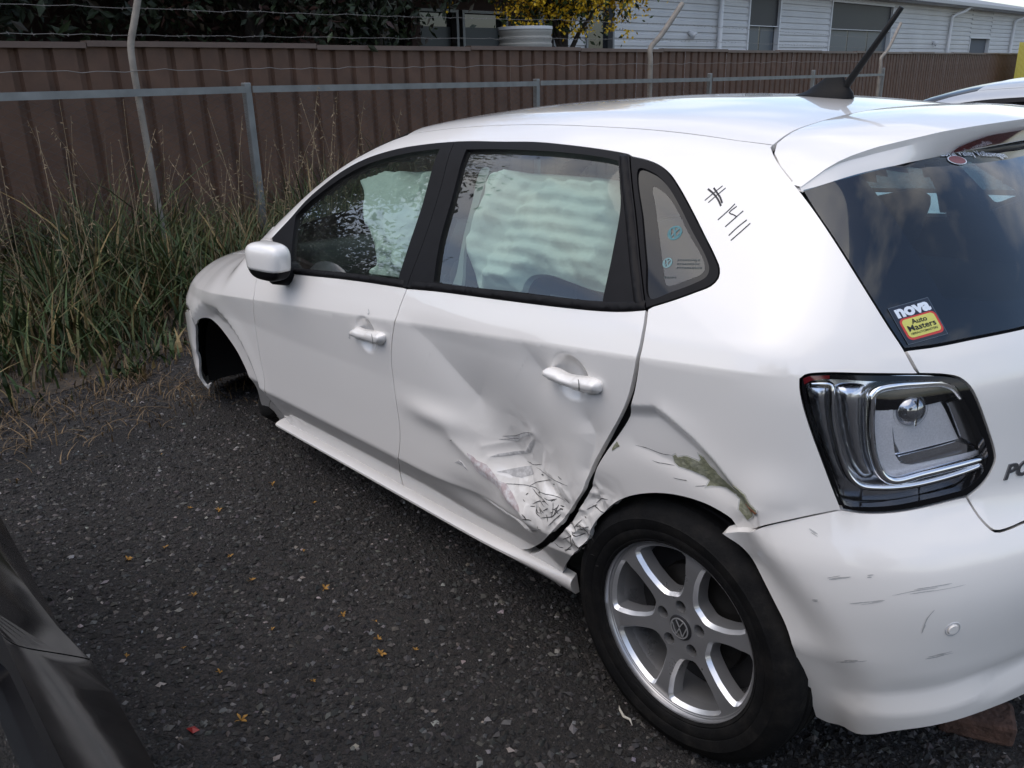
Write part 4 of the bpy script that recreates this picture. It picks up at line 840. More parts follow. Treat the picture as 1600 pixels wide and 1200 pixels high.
o=loop(gt,mir(gt),[neg(gt)[0],neg(fbt)[2]],neg(fbt)[2:],fbt[2:][::-1],[fbt[2],gt[0]]); panel('grille',o,PLASTIC,car,res=.05,inset=.004,off=-.01)
# sill
def sill(mirror):
    st_=np.vstack([dens(np.array(L['silltop_f']),.05),dens(np.array(L['silltop_r']),.05)[1:]]); st_=np.vstack([st_,[(1.97,-.775,.268),(2.03,-.775,.256),(2.075,-.772,.245)]])
    st_=np.vstack([[(.335,-.77,.27)],st_[st_[:,0]>.35]])
    pr=np.array([(-.050,.012),(-.020,.004),(.000,.001),(.018,-.006),(.024,-.012),(.023,-.020),(.004,-.036),(-.03,-.048),(-.08,-.048)])
    V=[];Fq=[];k=len(pr)
    for i,p in enumerate(st_):
        sc=1-.7*sm((p[0]-1.7)/.4); zz_=.254+.004*sm((p[0]-1.5)/.6)
        for a,b in pr: V.append((p[0],-(.732+a*sc),zz_+b*(1 if b<.03 else .35+.65*sm((p[0]-.42)/.1))))
    Fq=[(i*k+j,(i+1)*k+j,(i+1)*k+j+1,i*k+j+1) for i in range(len(st_)-1) for j in range(k-1)]+[tuple(range(k)),tuple((len(st_)-1)*k+j for j in range(k-1,-1,-1))]
    V=np.array(V)
    if mirror: V=V*[1,-1,1]; Fq=[f[::-1] for f in Fq]
    o=mesh('side_sill',V-ORG,Fq,WHITE,car); o.data.set_sharp_from_angle(angle=math.radians(32)); return o
sl=sill(False); sill(True)
MB().box((1.23-ORG[0],0,.225-ORG[2]),(1.7,1.36,.05)).box((2.42-ORG[0],0,.26-ORG[2]),(.66,1.0,.05)).box((-.38-ORG[0],0,.36-ORG[2]),(.76,.92,.34)).build('floor_pan',DARK,car)
# inner lining that closes the cabin and backs every shut line
def lining(dn,mirror):
    s0,s1=S0-RF*math.pi/2,S1+RR*math.pi/2; ns,ntt=150,84
    ss=np.linspace(s0,s1,ns); tt=np.linspace(-.56,.75*math.pi/2,ntt); A,B=np.meshgrid(ss,tt); P=surf(A.ravel(),B.ravel(),dn,-.032)
    f=[]
    q=lambda i,j:j*ns+i
    polys=[insetp(toparam(g),.012 if 0 else -.004) for g in(loop('fglass','fglass_r','fglass_b','fglass_f'),loop('rglass_t','rglass_r','rglass_b','rglass_l'),closed('qclear'))]
    polys[2]=insetp(polys[2],-.02)
    polys.append(np.array(toparam(hole)))
    I,J=np.meshgrid(np.arange(ns-1),np.arange(ntt-1)); I=I.ravel();J=J.ravel(); c=(P[q(I,J)]+P[q(I+1,J+1)])/2; uv=np.stack([(ss[I]+ss[I+1])/2,(tt[J]+tt[J+1])/2],1)
    keep=c[:,2]>.245
    for g in polys: keep&=~inpoly(uv,g)
    for cx in(0.,2.47): keep&=~((np.hypot(c[:,0]-cx,c[:,2]-.30)<.43)&(c[:,1]<-.45)&(c[:,2]<.75))
    zt=Ztop(c[:,0],np.abs(c[:,1]))
    keep&=~((c[:,0]>.42)&(c[:,0]<1.06)&(np.abs(c[:,1])<.66-.17*(c[:,0]-.42)/.64)&(c[:,2]>zt-.07)&(c[:,2]>1.02))
    Q=np.stack([q(I,J),q(I+1,J),q(I+1,J+1),q(I,J+1)],1)[keep]
    if mirror: P=P*[1,-1,1]
    return fastmesh('cabin_lining',P-ORG,Q,DARK,car,smooth=True)
lining(dent,False); lining(None,True)
for cx,sx in((0.,-1),(0.,1),(2.47,-1),(2.47,1)):
    b=MB(); r=.378; n=26; V=[];Fq=[]
    for i in range(n+1):
        a=math.radians(-4+188*i/n)
        for yv in(.755 if math.degrees(a)>30 and (cx<1 or math.degrees(a)<150) else .66,.48): V.append((cx+r*math.cos(a),sx*yv,.30+r*math.sin(a)))
    Fq=[(2*i,2*i+1,2*i+3,2*i+2) for i in range(n)]; V.append((cx,sx*.48,.2)); Fq+=[(2*i+1,2*(n+1),2*i+3) for i in range(n)]
    mesh('wheel_arch_liner',np.array(V)-ORG,Fq,PLASTIC,car)
# ---------------- wheels ----------------
def tyre_mesh(parent,c,sgn,R=.303,name='tyre'):
    """c wheel centre, outer face towards sgn*y; tread grooves cut in"""
    prof=[(.205,-.086),(.212,-.092),(.2145,-.0915),(.2165,-.094),(.235,-.099),(.2375,-.0980),(.240,-.1002),(.258,-.101),(.262,-.1020),(.2645,-.0998),(.278,-.097),(.291,-.088),(.2985,-.078)]
    w=.078; xs=np.linspace(-w,w,33); g=[-.045,-.015,.015,.045]
    for x in xs[1:-1]:
        rr=R-.004*(x/w)**2; rr-= .007 if min(abs(x-q) for q in g)<.0036 else 0
        prof.append((rr,x))
    prof+=[(r,-a) for r,a in prof[:11][::-1]]
    prof=[(r,a*-sgn*-1) for r,a in prof]
    b=MB().lathe(prof,c,(0,1,0),72); o=b.build(name,RUBBER,parent,smooth=True,auto=40); return o
def alloy(parent,c,sgn,spokes=True):
    """rim with six spokes facing sgn*y; local plane x-z"""
    c=np.array(c,float); Rf=.199; th0=math.radians(17)
    rim=MB().lathe([(.2055,.088),(.2060,.080),(.203,.075),(.199,.076),(.196,.070),(.188,.05),(.182,.02),(.178,-.03),(.182,-.07),(.205,-.088)] if sgn>0 else [(.2055,-.088),(.2060,-.080),(.203,-.075),(.199,-.076),(.196,-.070),(.188,-.05),(.182,-.02),(.178,.03),(.182,.07),(.205,.088)],c,(0,1,0),72).build('rim',ALLOY,parent,smooth=True,auto=50)
    def disc(r): return np.interp(r,[0,.03,.075,.13,.17,.199],[.062,.062,.064,.072,.076,.074])
    outer=np.array([(Rf*math.cos(a),Rf*math.sin(a)) for a in np.linspace(0,2*math.pi,97)[:-1]])
    holes=[]
    for k in range(6):
        a0=th0+math.radians(60*k+30); P=[]
        # opening between two spokes: narrow near the hub, wide at the rim
        def spk(r): return np.interp(r,[.075,.10,.14,.186],[.0265,.0195,.0185,.0265])
        rs=np.linspace(.083,.186,12)
        left=[(r,math.pi/6-spk(r)/r) for r in rs]
        pts=[(r,-a) for r,a in left]; 
        pts+=[(.188+.0,a) for a in np.linspace(-left[-1][1]*.92,left[-1][1]*.92,9)]
        pts+=[(r,a) for r,a in left[::-1]]
        pts+=[(.080,a) for a in np.linspace(left[0][1]*.7,-left[0][1]*.7,4)]
        Q=np.array([(r*math.cos(a0+a),r*math.sin(a0+a)) for r,a in pts])
        # round the corners
        for _ in range(1): Q=np.vstack([Q*.75+np.roll(Q,-1,0)*.25,Q*.25+np.roll(Q,-1,0)*.75]).reshape(2,-1,2).transpose(1,0,2).reshape(-1,2)[::2] if 0 else (Q*.5+np.roll(Q,-1,0)*.25+np.roll(Q,1,0)*.25)
        holes.append(Q)
    lug=[]
    for k in range(5):
        a=math.radians(18+72*k); lug.append(np.array([(.053*math.cos(a)+.0145*math.cos(t),.053*math.sin(a)+.0145*math.sin(t)) for t in np.linspace(0,2*math.pi,15)[:-1]]))
    X,Z=np.meshgrid(np.arange(-.2,.2,.008),np.arange(-.2,.2,.008)); Q=np.stack([X.ravel(),Z.ravel()],1); Q=Q[np.hypot(*Q.T)<Rf-.005]
    H=[insetp(h,-.0065) for h in holes]+lug
    for h in H: Q=Q[~inpoly(Q,h)]; Q=Q[dist2poly(Q,h)>.004]
    V2,T3=cdt(outer,H,Q); P=np.stack([V2[:,0],sgn*disc(np.hypot(*V2.T)),V2[:,1]],1)
    nf=np.cross(P[T3[:,1]]-P[T3[:,0]],P[T3[:,2]]-P[T3[:,0]]); fl=nf[:,1]*sgn<0; T3[fl]=T3[fl][:,::-1]
    b=MB(); b.add(P+c,T3.tolist()); be=MB()
    for i,h in enumerate(holes):
        h2=H[i]; n=len(h); d1=disc(np.hypot(*h2.T)); d2=disc(np.hypot(*h.T)); hb=insetp(h,.002)
        ring=[np.stack([h2[:,0],sgn*d1,h2[:,1]],1),np.stack([h[:,0],sgn*(d2-.010),h[:,1]],1),np.stack([hb[:,0],sgn*(d2-.042),hb[:,1]],1)]
        V=np.vstack(ring)+c; b.add(V,[(n+j,n+(j+1)%n,2*n+(j+1)%n,2*n+j) for j in range(n)]); be=MB().add(V[:2*n],[(j,(j+1)%n,n+(j+1)%n,n+j) for j in range(n)]); be.build('spoke_edge',ALLOYB,parent,smooth=True,auto=50)
    for h in lug:
        n=len(h); d=disc(np.hypot(*h.T)); V=np.vstack([np.stack([h[:,0],sgn*d,h[:,1]],1),np.stack([h[:,0],sgn*(d-.02),h[:,1]],1)])+c
        b.add(V,[(j,(j+1)%n,n+(j+1)%n,n+j) for j in range(n)])
    sp=b.build('spokes',ALLOY,parent,smooth=True,auto=38)
    for k in range(5):
        a=math.radians(18+72*k); bn=MB().lathe([(0,.050),(.008,.050),(.009,.03)] if sgn>0 else [(0,-.050),(.008,-.050),(.009,-.03)],c+np.array([.053*math.cos(a),0,.053*math.sin(a)]),(0,1,0),6); bn.build('wheel_bolt',BRAKE,parent)
    cap=MB().lathe([(0,.066),(.027,.0655),(.030,.063),(.030,.05)] if sgn>0 else [(0,-.066),(.027,-.0655),(.030,-.063),(.030,-.05)],c,(0,1,0),32).build('centre_cap',mat('cap_dark',(.03,.03,.032),.3),parent,smooth=True,auto=40)
    em=MB()
    def bar(x0,z0,x1,z1,w=.0022):
        v=np.array([x1-x0,z1-z0]); l=np.linalg.norm(v); a=math.atan2(v[1],v[0]); R=[[math.cos(a),0,-math.sin(a)],[0,1,0],[math.sin(a),0,math.cos(a)]]
        em.box(c+np.array([(x0+x1)/2,sgn*.0668,(z0+z1)/2]),(l,.0016,w),R)
    q=.021
    for x0,z0,x1,z1 in((-.45,.85,0,.12),(0,.12,.45,.85),(-.92,.35,-.42,-.85),(-.42,-.85,0,-.02),(0,-.02,.42,-.85),(.42,-.85,.92,.35)): bar(x0*q,z0*q,x1*q,z1*q)
    em.lathe([(.0215,sgn*.0662),(.0215,sgn*.0676),(.0245,sgn*.0676),(.0245,sgn*.0662)],c,(0,1,0),32)
    em.build('emblem',ALLOYB,cap)
    MB().lathe([(0,sgn*.012),(.105,sgn*.012),(.125,sgn*.006),(.128,-sgn*.03)],c,(0,1,0),40).build('brake_drum',BRAKE,parent,smooth=True,auto=40)
    MB().lathe([(0,-sgn*.02),(.178,-sgn*.02)],c,(0,1,0),40).build('backing_plate',DARK,parent)
ORGA=np.array(ORG)
def wheel(parent,c,sgn,name='wheel'):
    w=empty(name,tuple(np.array(c)-ORGA)); w.parent=parent
    tyre_mesh(w,(0,0,0),sgn); alloy(w,(0,0,0),sgn); return w
w1=wheel(car,(2.453,-.694,.309),-1); w1.scale=(1.03,1.,1.03); wheel(car,(2.47,.738,.302),1); wheel(car,(0,.738,.40),1)
w2=wheel(car,(.03,-.43,.36),-1); w2.rotation_euler=(math.radians(-38),0,math.radians(-20))
# ---------------- details ----------------
# mirror folded against the door glass
mr=empty('door_mirror',tuple(np.array((.80,-.885,.985))-ORGA)); mr.parent=car
def sup(u,v,e):
    f=lambda t:np.sign(t)*np.abs(t)**e; return f(np.cos(v))*f(np.cos(u)),f(np.cos(v))*f(np.sin(u)),f(np.sin(v))
def egg(name,z0,z1,m,par,sx=.105,sy=.055,sz=.072,sc=1.):
    U,Vv=np.meshgrid(np.linspace(-math.pi,math.pi,49),np.linspace(math.asin(z0),math.asin(z1),17)); x,y,z=sup(U,Vv,.60)
    x=x*sx*(1+.12*z); y=y*sy*(1-.15*x/sx); P=np.stack([x*sc,y*sc,z*sz*sc+.02*x/sx*0],-1).reshape(-1,3)
    Fq=[(j*49+i,j*49+i+1,(j+1)*49+i+1,(j+1)*49+i) for j in range(16) for i in range(48)]; Fq.append(tuple(range(48))[::-1])
    return mesh(name,P,Fq,m,par)
egg('mirror_cap',-.20,1.,WHITE,mr,.088,.050,.064); egg('mirror_base',-1.,-.18,TRIM,mr,.088,.050,.064,.985)
MB().tube([(-.02,.02,-.05),(-.02,.075,-.06),(-.02,.11,-.065)],[.035,.04,.045],12).build('mirror_foot',TRIM,mr,smooth=True)
mr.rotation_euler=(0,math.radians(3),math.radians(8))
# handles
for k,par in(('hand1',fd),('hand2',rd)):
    h=patch('door_handle',k,WHITE,par,off=.004,res=.006,puff=(.016,.014),flange=.012)
    P=np.array(L[k]); x1=P[:,0].max(); xa=x1-.042*(1.15 if k=='hand2' else 1); zc_=P[P[:,0]>xa][:,2]
    strokes('handle_joint',[([(xa,-.85,zc_.min()+.004),(xa+.001,-.85,zc_.mean()),(xa,-.85,zc_.max()-.003)],.0011)],BLKP,h,off=.0204,taper=False)
strokes('chips',[(L['nick'],.003),(L['nick2'],.003)],GREYPATCH,fd,off=.0008)
# aerial
an=empty('roof_aerial',tuple(np.array((2.27,0,1.42))-ORGA)); an.parent=car
V=[];n=24
for f,sz,sx,sy in((0,-.004,.083,.034),(0,.010,.080,.030),(.012,.018,.062,.021),(.022,.038,.036,.012),(.028,.048,.026,.008)):
    for j in range(n):
        a=2*math.pi*j/n; x=math.cos(a); V.append((f+sx*(abs(x)**.9)*np.sign(x)*(1 if x>0 else 1.0)+ (0 if x>0 else 0),sy*math.sin(a)*(1-.5*max(0,-x)**2),sz))
Fq=[(r*n+j,r*n+(j+1)%n,(r+1)*n+(j+1)%n,(r+1)*n+j) for r in range(4) for j in range(n)]+[tuple(4*n+j for j in range(n))]
mesh('aerial_base',V,Fq,PLASTIC,an).data.set_sharp_from_angle(angle=math.radians(40))
MB().tube([(.050,0,.012),(.062,0,.028),(.120,0,.105),(.185,0,.192)],[.012,.0095,.0075,.0062],10).build('aerial_mast',PLASTIC,an,smooth=True)
# rear lamp
def lampside(mirror):
    ol=loop('light_t','light_r','light_b','light_l')
    lp=panel('tail_lamp',ol,GLOSSB,car,holes=[closed('l_bezel')],off=.0,inset=.0025,hinset=0,res=.015,mirror=mirror,flange=.02)
    def pp(nm,k,m,off,**kw): return patch(nm,k,m,lp,off=off,mirror=mirror,**kw)
    panel('lamp_backing',closed('l_bezel'),DCHROME,lp,off=-.030,inset=-.006,res=.02,mirror=mirror,flange=0)
    def rod(nm,k,m,off,rad):
        P=dens(np.array(L[k]),.005); U=toparam(P); Q=surf(U[:,0],U[:,1],None,off); Q=Q*[1,-1,1] if mirror else Q; MB().tube(Q-ORGA,rad,10).build(nm,m,lp,True)
    rod('chrome_strip','l_c1',CHROME,-.013,.0062); rod('chrome_frame','l_c2',CHROME,-.015,.0088)
    pp('chrome_band','l_band1',DCHROME,-.022,puff=(.006,.03)); pp('chrome_band','l_band2',DCHROME,-.026,puff=(.008,.02))
    pp('lamp_shade','l_gap',GLOSSB,-.024); pp('reflector','l_mid',SILV,-.024,smooth=False); pp('reflector','l_tex',SILV,-.028,smooth=False); pp('reflector','l_floor',CHROME,-.023,smooth=False); pp('reflector','l_side',DCHROME,-.020,smooth=False)
    pp('lower_reflector','l_low1',DCHROME,-.022,smooth=False); pp('lower_reflector','l_low2',DCHROME,-.022,smooth=False); pp('red_reflex','l_red',REDL,.0008,smooth=False)
    c=S3(L['l_lens'])[0]; nn=normal(c[None])[0]; c=c-nn*.034+np.array([0,0,.006]); 
    if mirror: c=c*[1,-1,1]; nn=nn*[1,-1,1]
    pl=MB().lathe([(0,.024),(.010,.0235),(.020,.019),(.028,.010),(.031,0)],c-ORGA,nn,32).build('projector_lens',mat('lens_grey',(.42,.43,.45),.06,metal=.9),lp,smooth=True)
    MB().lathe([(.0305,.002),(.034,.006),(.037,.0)],c-ORGA,nn,32).build('lens_ring',CHROME,lp,smooth=True)
    MB().box(c-ORGA+nn*.022,(.003,.003,.05)).build('lens_divider',CHROME,lp)
    panel('lamp_lens',closed('l_bezel'),LENS,lp,off=-.001,inset=-.001,res=.02,mirror=mirror,flange=0)
lampside(False); lampside(True)
# writing, stickers and marks
strokes('marker_writing',[(L['mk%d'%i],.0019 if i<2 else .0011) for i in range(9)],INK,bs,off=.0008,taper=False)
q=np.array(L['dlo_top'])
def apil(x,dz): return (x,-.7,np.interp(x,q[:,0],q[:,2])+dz)
strokes('pillar_writing',[([apil(x,.012),apil(x+.012,.034)],.0012) for x in(.70,.712,.745,.775,.795,.815)]+[([apil(.695,.020),apil(.73,.026)],.001)],INK,bs,off=.0008,taper=False)
sq=np.array(L['sticker'])
def smap(V2):
    u=V2[:,0]+.5; v=.5-V2[:,1]; u=u[:,None]; v=v[:,None]; return (sq[0]*(1-u)+sq[1]*u)*(1-v)+(sq[3]*(1-u)+sq[2]*u)*v
stk=None
V,Fc=fill2d(rrect(1,1,.01),.12); stk=decal('sticker',V,Fc,smap,EDGEP,rw,-.0032)
V,Fc=fill2d(rrect(.975,.975,.01),.12); decal('sticker_face',V,Fc,smap,NAVY,rw,-.0028)
def put(nm,s,w,h,cx,cyy,m,off,bold=.03):
    V,Fc=text2d(s,bold); hh=V[:,1].max()*2; V=V*[w,h/hh]+[cx,cyy]; decal(nm,V,Fc,smap,m,rw,off)
put('sticker_lettering','nova',.84,.24,.02,.30,WHP,-.0022,.05)
V,Fc=fill2d(rrect(.90,.58,.12)+[.02,-.13],.1); decal('sticker_badge',V,Fc,smap,REDP,rw,-.0024)
V,Fc=fill2d(rrect(.80,.48,.09)+[.02,-.12],.1); decal('sticker_badge',V,Fc,smap,YELP,rw,-.0020)
put('sticker_lettering','Auto',.38,.13,.02,.025,BLKP,-.0014,.02); put('sticker_lettering','Masters',.68,.15,.02,-.125,BLKP,-.0014,.02); put('sticker_lettering','1800AUTOMASTERS',.66,.055,.02,-.265,BLKP,-.0014,.01)
# dealer strip near the top of the rear glass
oc=np.array(L['oval'][0]); e1=np.array([.30,.95,.0]); e1/=np.linalg.norm(e1); e2=np.array([-.62,.10,.78]); e2/=np.linalg.norm(e2)
om=lambda V2:oc+V2[:,:1]*e1*.05+V2[:,1:]*e2*.026
t=np.linspace(0,2*math.pi,25)[:-1]
for k,m_,of in((1.,WHP,-.0032),(.88,MAROON,-.0026)):
    V,Fc=fill2d(np.stack([k*.5*np.cos(t),k*.5*np.sin(t)],1),.2); decal('dealer_oval',V,Fc,om,m_,rw,of)
V,Fc=text2d('Loyal Valley Volkswagen',.01); a0,a1=np.array(L['stxt'][0]),np.array(L['stxt'][1]); sm_=(a0+a1)/2+e2*.004; wd=.20
decal('dealer_lettering',V,Fc,lambda V2:sm_+V2[:,:1]*e1*wd+V2[:,1:]*e2*wd*1.15,WHP,rw,-.0030)
# model name on the tailgate
b0=np.array(L['badge'][0]); V,Fc=text2d('POLO',.03); bw=.135; hh=V[:,1].max()*2
em_=lambda V2:b0+np.array([0,0,.013])+np.outer(V2[:,0]+.5+V2[:,1]*.25,[.035,bw,0])+np.outer(V2[:,1]/hh*.030,[0,0,1])
lt=decal('model_lettering',V,Fc,em_,mat('badge_chrome',(.22,.22,.23),.25,metal=.8),tg,.0025)
q_=lt.modifiers.new('s','SOLIDIFY'); q_.thickness=.003
# etched marks on the quarter glass
def vwmark(c,r,m,par,nm):
    c=np.array(c); ch=[]
    T_=lambda x,z:(c[0]+x*r*.95,c[1],c[2]+z*r)
    for l in([(-.45,.8),(0,.05)],[(0,.05),(.45,.8)],[(-.85,.35),(-.40,-.8),(0,-.05),(.40,-.8),(.85,.35)]): ch.append(([T_(*p) for p in l],r*.11))
    ch.append(([T_(math.cos(a),math.sin(a)) for a in np.linspace(0,2*math.pi,21)],r*.11)); return strokes(nm,ch,m,par,off=-.0024,taper=False)
vwmark(L['vw1'][0],.0165,TEAL,qtrim,'etched_emblem'); vwmark(L['vw2'][0],.011,TEAL2,qtrim,'etched_emblem')
v2=np.array(L['vw2'][0])
for i,(dx,dz,w_) in enumerate(((.022,.010,.055),(.024,.001,.055),(.026,-.008,.065),(.004,-.034,.03))):
    P0=v2+[dx,0,dz]; strokes('etched_print',[([P0+[k*.006,0,.0008*k],P0+[k*.006+.004,0,.0008*k]],.0016) for k in range(int(w_/.006))],GREYP,qtrim,off=-.0024,taper=False)
# torn paint, scuffs and grey patches over the stair folds
PEDGE=mat('chipped_paint_edge',(.60,.59,.56),.7,noise=(80,.15))
patch('paint_edge','flake',PEDGE,bs,off=.0008,res=.007,smooth=False,dent=dent,flange=0,inset=-.0028); patch('bare_filler','flake',PRIMER,bs,off=.0016,res=.007,smooth=False,dent=dent,flange=.002); patch('bare_filler','flake2',PRIMER,bs,off=.0012,res=.005,smooth=False,dent=dent,flange=.002)
patch('rust_edge','rust',RUST,bs,off=.0026,res=.005,smooth=False,dent=dent,flange=.002); patch('rust_edge','rust2',RUST,bs,off=.003,res=.004,smooth=False)
patch('torn_paint','dk1',GREYPATCH,rd,off=.0012,res=.004,smooth=False,dent=dent,flange=.002)
for k_s in('gs1','gs2','gs3'): patch('grey_patch',k_s,GREYPATCH,rd,off=.0009,res=.005,smooth=False,dent=dent,flange=0)  # flat grey patches stand in for the stair folds
patch('rubbed_paint','pk',PINK,rd,off=.0011,res=.005,smooth=False,dent=dent,flange=0)
sc=[L['sc%d'%i] for i in range(35)]
def shards(keys,nn,spread,seed):
    g=np.random.default_rng(seed); out=[]
    for _ in range(nn):
        b=np.array(K[keys][0])+g.normal(0,1,2)*spread; a=g.uniform(-1.2,.9); l=g.uniform(.006,.022)
        out.append(([(b[0],-.83,b[1]),(b[0]+.5*l*math.cos(a)+g.normal(0,.002),-.83,b[1]+.5*l*math.sin(a)+g.normal(0,.002)),(b[0]+l*math.cos(a),-.83,b[1]+l*math.sin(a))],g.uniform(.0005,.0014)))
    return out
strokes('scratches',[(c,.0006 if i<7 else .0009) for i,c in enumerate(sc[:22])]+shards('crack',24,np.array([.05,.035]),2),SCUFF,rd,off=.001,dent=dent,seed=1)
strokes('scratches',[(c,.0009) for c in sc[22:]]+shards('crackq',16,np.array([.022,.03]),3)+[(L['sd%d'%i],.0005) for i in range(4)],SCUFF,bs,off=.001,dent=dent,seed=2)
# ---------------- cabin ----------------
def fold(seed,amp,fx=16,fz=20):
    def f(U): return amp*(ridged(U[:,0]*fx+seed,U[:,1]*fz*.8,3)-.5)+amp*.8*np.sin(U[:,1]*95+2*np.sin(U[:,0]*9+seed))*vnoise(U[:,0]*7+seed,U[:,1]*5)
    return f
def bag(key,seed,amp,puffh):
    P=closed(key); O=toparam(P)
    def f(U):
        d=np.clip(dist2poly(U,O)/.035,0,1); x,z=U[:,0],U[:,1]
        hb=np.sin(z*178+2.2*vnoise(x*5+seed,z*4)+x*4)*(.35+.9*vnoise(x*4+seed,z*3+2))      # rows of stitched chambers
        wr=crumple(x,z*.7,8,seed)*(4.2-2.6*sm((x-1.74)/.1))+crumple(x,z,22,seed+1)*1.4
        return np.minimum(.050,d*(puffh+amp*((.15+.30*sm((x-1.74)/.1))*hb+wr*(1.3-.3*sm((x-1.78)/.12))))-.01*(1-d))
    return panel('curtain_airbag',P,BAG,car,off=-.075,inset=0,res=.0075,flange=.02,extra=f)
bag('bag1',3,.014,.022); bag('bag2',9,.013,.024)
panel('pillar_lining',closed('trimB'),PALE,car,off=-.055,inset=0,res=.02,flange=.01)
def seat(x,y,w,h=.60,rear=False):
    s=empty('seat',tuple(np.array((x,y,.42))-ORGA)); s.parent=car
    b=MB().box((-.22,0,.0),(.50,w,.16)); b.build('seat_cushion',SEATM,s,True,bevel=.05)
    R=np.array(Matrix.Rotation(math.radians(14),3,'Y')); MB().box((.06,0,.30),(.14,w,h),R).build('seat_back',SEATM,s,True,bevel=.05)
    for yy in((0,) if w<.8 else (-.38,.38)): MB().box((.15,yy,.30+h/2+.10),(.09,.25,.17),R).build('head_rest',SEATM,s,True,bevel=.04)
seat(1.35,-.36,.48); seat(1.35,.36,.48); seat(2.15,0,1.2,.5)
MB().box((.55-ORG[0],0,.86-ORG[2]),(.42,1.36,.22)).build('dashboard',DARK,car,True,bevel=.06)
a=np.linspace(0,2*math.pi,25); R=np.array(Matrix.Rotation(math.radians(-65),3,'Y')); P=np.stack([.18*np.cos(a),.18*np.sin(a),0*a],1)@R.T+np.array([.86,.36,.93])-ORGA
MB().tube(P,.014,8,False).tube([P[3],P[15]],.012,6).build('steering_wheel',DARK,car,True)
MB().box((2.55-ORG[0],0,.93-ORG[2]),(.5,1.15,.02)).build('parcel_shelf',DARK,car)
# ---------------- neighbouring cars (same build, plain) ----------------
def plain_car(name,label,paint,loc,rz,wide):
    global car,WHITE,WIDE
    keep=(car,WHITE); WIDE=wide
    car=empty(name,(0,0,0),label,'car'); WHITE=paint
    for mr_ in(False,True):
        bodyside(None,mr_,.06); fdoor(None,mr_,.06); rdoor(None,mr_,.06); wing(mr_)
        o=loop('dlo_q',[L['dlo_q'][-1],L['cseam'][-1]],'-cseam',[L['cseam'][0],L['dlo_q'][0]]); panel('quarter_window',o,GLOSSB,car,res=.05,inset=.002,mirror=mr_)
        o=loop('light_t','light_r','light_b','light_l'); panel('tail_lamp',o,REDL,car,res=.04,inset=.0025,mirror=mr_,off=.002)
        lining(None,mr_)
    RF3=top3(RFS); HL=top3(hl); WS3=top3(WSE); TG3=top3([(2.485,-.530),(2.49,-.45),(2.492,-.3),(2.493,0)])
    panel('roof',loop(HL[::-1],RF3,TG3,mir(TG3),mir(RF3)),WHITE,car,dom='top',res=.06,inset=.001)
    panel('windscreen',loop(WS3,HL,mir(WS3),cowl[::-1]),GLOSSB,car,dom='top',res=.06,inset=.004,off=-.004,flange=0)
    panel('bonnet',loop(HE,HF,mir(HF),mir(HE),cowl[::-1]),WHITE,car,dom='top',res=.06,inset=.003)
    panel('tailgate',loop(gbc,mir(gbc),[neg(gb)[0],neg(L['light_r'])[0]],neg(L['light_r']),neg(tgb),tgb[::-1],'-light_r',[L['light_r'][0],gb[0]]),WHITE,car,res=.05,inset=.002)
    tt_=np.vstack([tgl[0:1],tgl[1:]]); k2=np.argmin(np.linalg.norm(tgl-gb[0],axis=1))
    panel('rear_window',loop(TGS,mir(TGS),neg(tgl[:k2+1]),neg(gbc),gbc[::-1],tgl[:k2+1][::-1]),GLOSSB,car,res=.05,inset=.003,off=-.003)
    panel('rear_bumper',loop('bseamtop','-light_b',tgb,mir(tgb),neg(L['light_b']),neg(L['bseamtop'])[::-1],neg(L['barch']),neg(bb),bb[::-1],'-barch'),WHITE,car,res=.05,inset=.0016)
    panel('front_bumper',loop('-fbumpseam','fbarch',np.vstack([L['fbarch'][-1],fbb]),mir(fbb),[neg(fbb)[0],neg(L['fbarch'])[-1]],neg(L['fbarch'])[::-1],neg(L['fbumpseam']),[neg(L['fbumpseam'])[-1],neg(fbt)[0]],neg(fbt),fbt[::-1],[fbt[0],L['fbumpseam'][-1]]),WHITE,car,res=.06,inset=.002)
    sill(False); sill(True)
    for cx in(0.,2.47):
        for s in(-1,1):
            w=empty('wheel',tuple(np.array((cx,s*.73,.302))-ORGA)); w.parent=car; tyre_mesh(w,(0,0,0),s); MB().lathe([(0,s*.05),(.06,s*.06),(.17,s*.07),(.206,s*.082),(.204,-s*.08)],(0,0,0),(0,1,0),40).build('rim',ALLOY,w,smooth=True,auto=40)
            MB().lathe([(.372,s*.03),(.372,-s*.2),(.0,-s*.2)],(cx-ORGA[0],s*.73,.30-ORGA[2]),(0,1,0),32).build('wheel_arch_liner',PLASTIC,car,smooth=True)
    out=car; car.matrix_world=Matrix.Translation(Vector(loc))@Matrix.Rotation(rz,4,'Z')@Matrix.Translation(Vector(ORG))
    car,WHITE=keep; WIDE=0.
    return out
DARKP=mat('charcoal_paint',(.006,.006,.007),.18,spec=.30,coat=.0,coat_rough=.05,noise=(6,.12),rough_var=.06)
SILP=mat('silver_paint',(.55,.56,.57),.3,metal=.5,coat=.8)
dk=plain_car('parked_car','dusty charcoal car parked with its window beside the white hatchback',DARKP,(1.05,-2.812,0),0.,.045)
h=patch('door_handle','hand2',CHROME,dk,off=.01,res=.012,puff=(.014,.014),flange=.01); h.location=(.0,0,0); h.scale=(1,-1,1)
def copy_tree(o,parent=None):
    c=o.copy(); COL.objects.link(c)
    if parent: c.parent=parent
    for ch in o.children: copy_tree(ch,c)
    return c
sv_=copy_tree(dk); tag(sv_,'silver car parked on the far side beyond the aerial','car')
sv_.matrix_world=Matrix.Translation(Vector((.6,2.6,0)))@Matrix.Translation(Vector(ORG))
for o in [c for c in sv_.children_recursive if c.type=='MESH']:
    if o.material_slots and o.material_slots[0].material==DARKP: o.material_slots[0].link='OBJECT'; o.material_slots[0].material=SILP
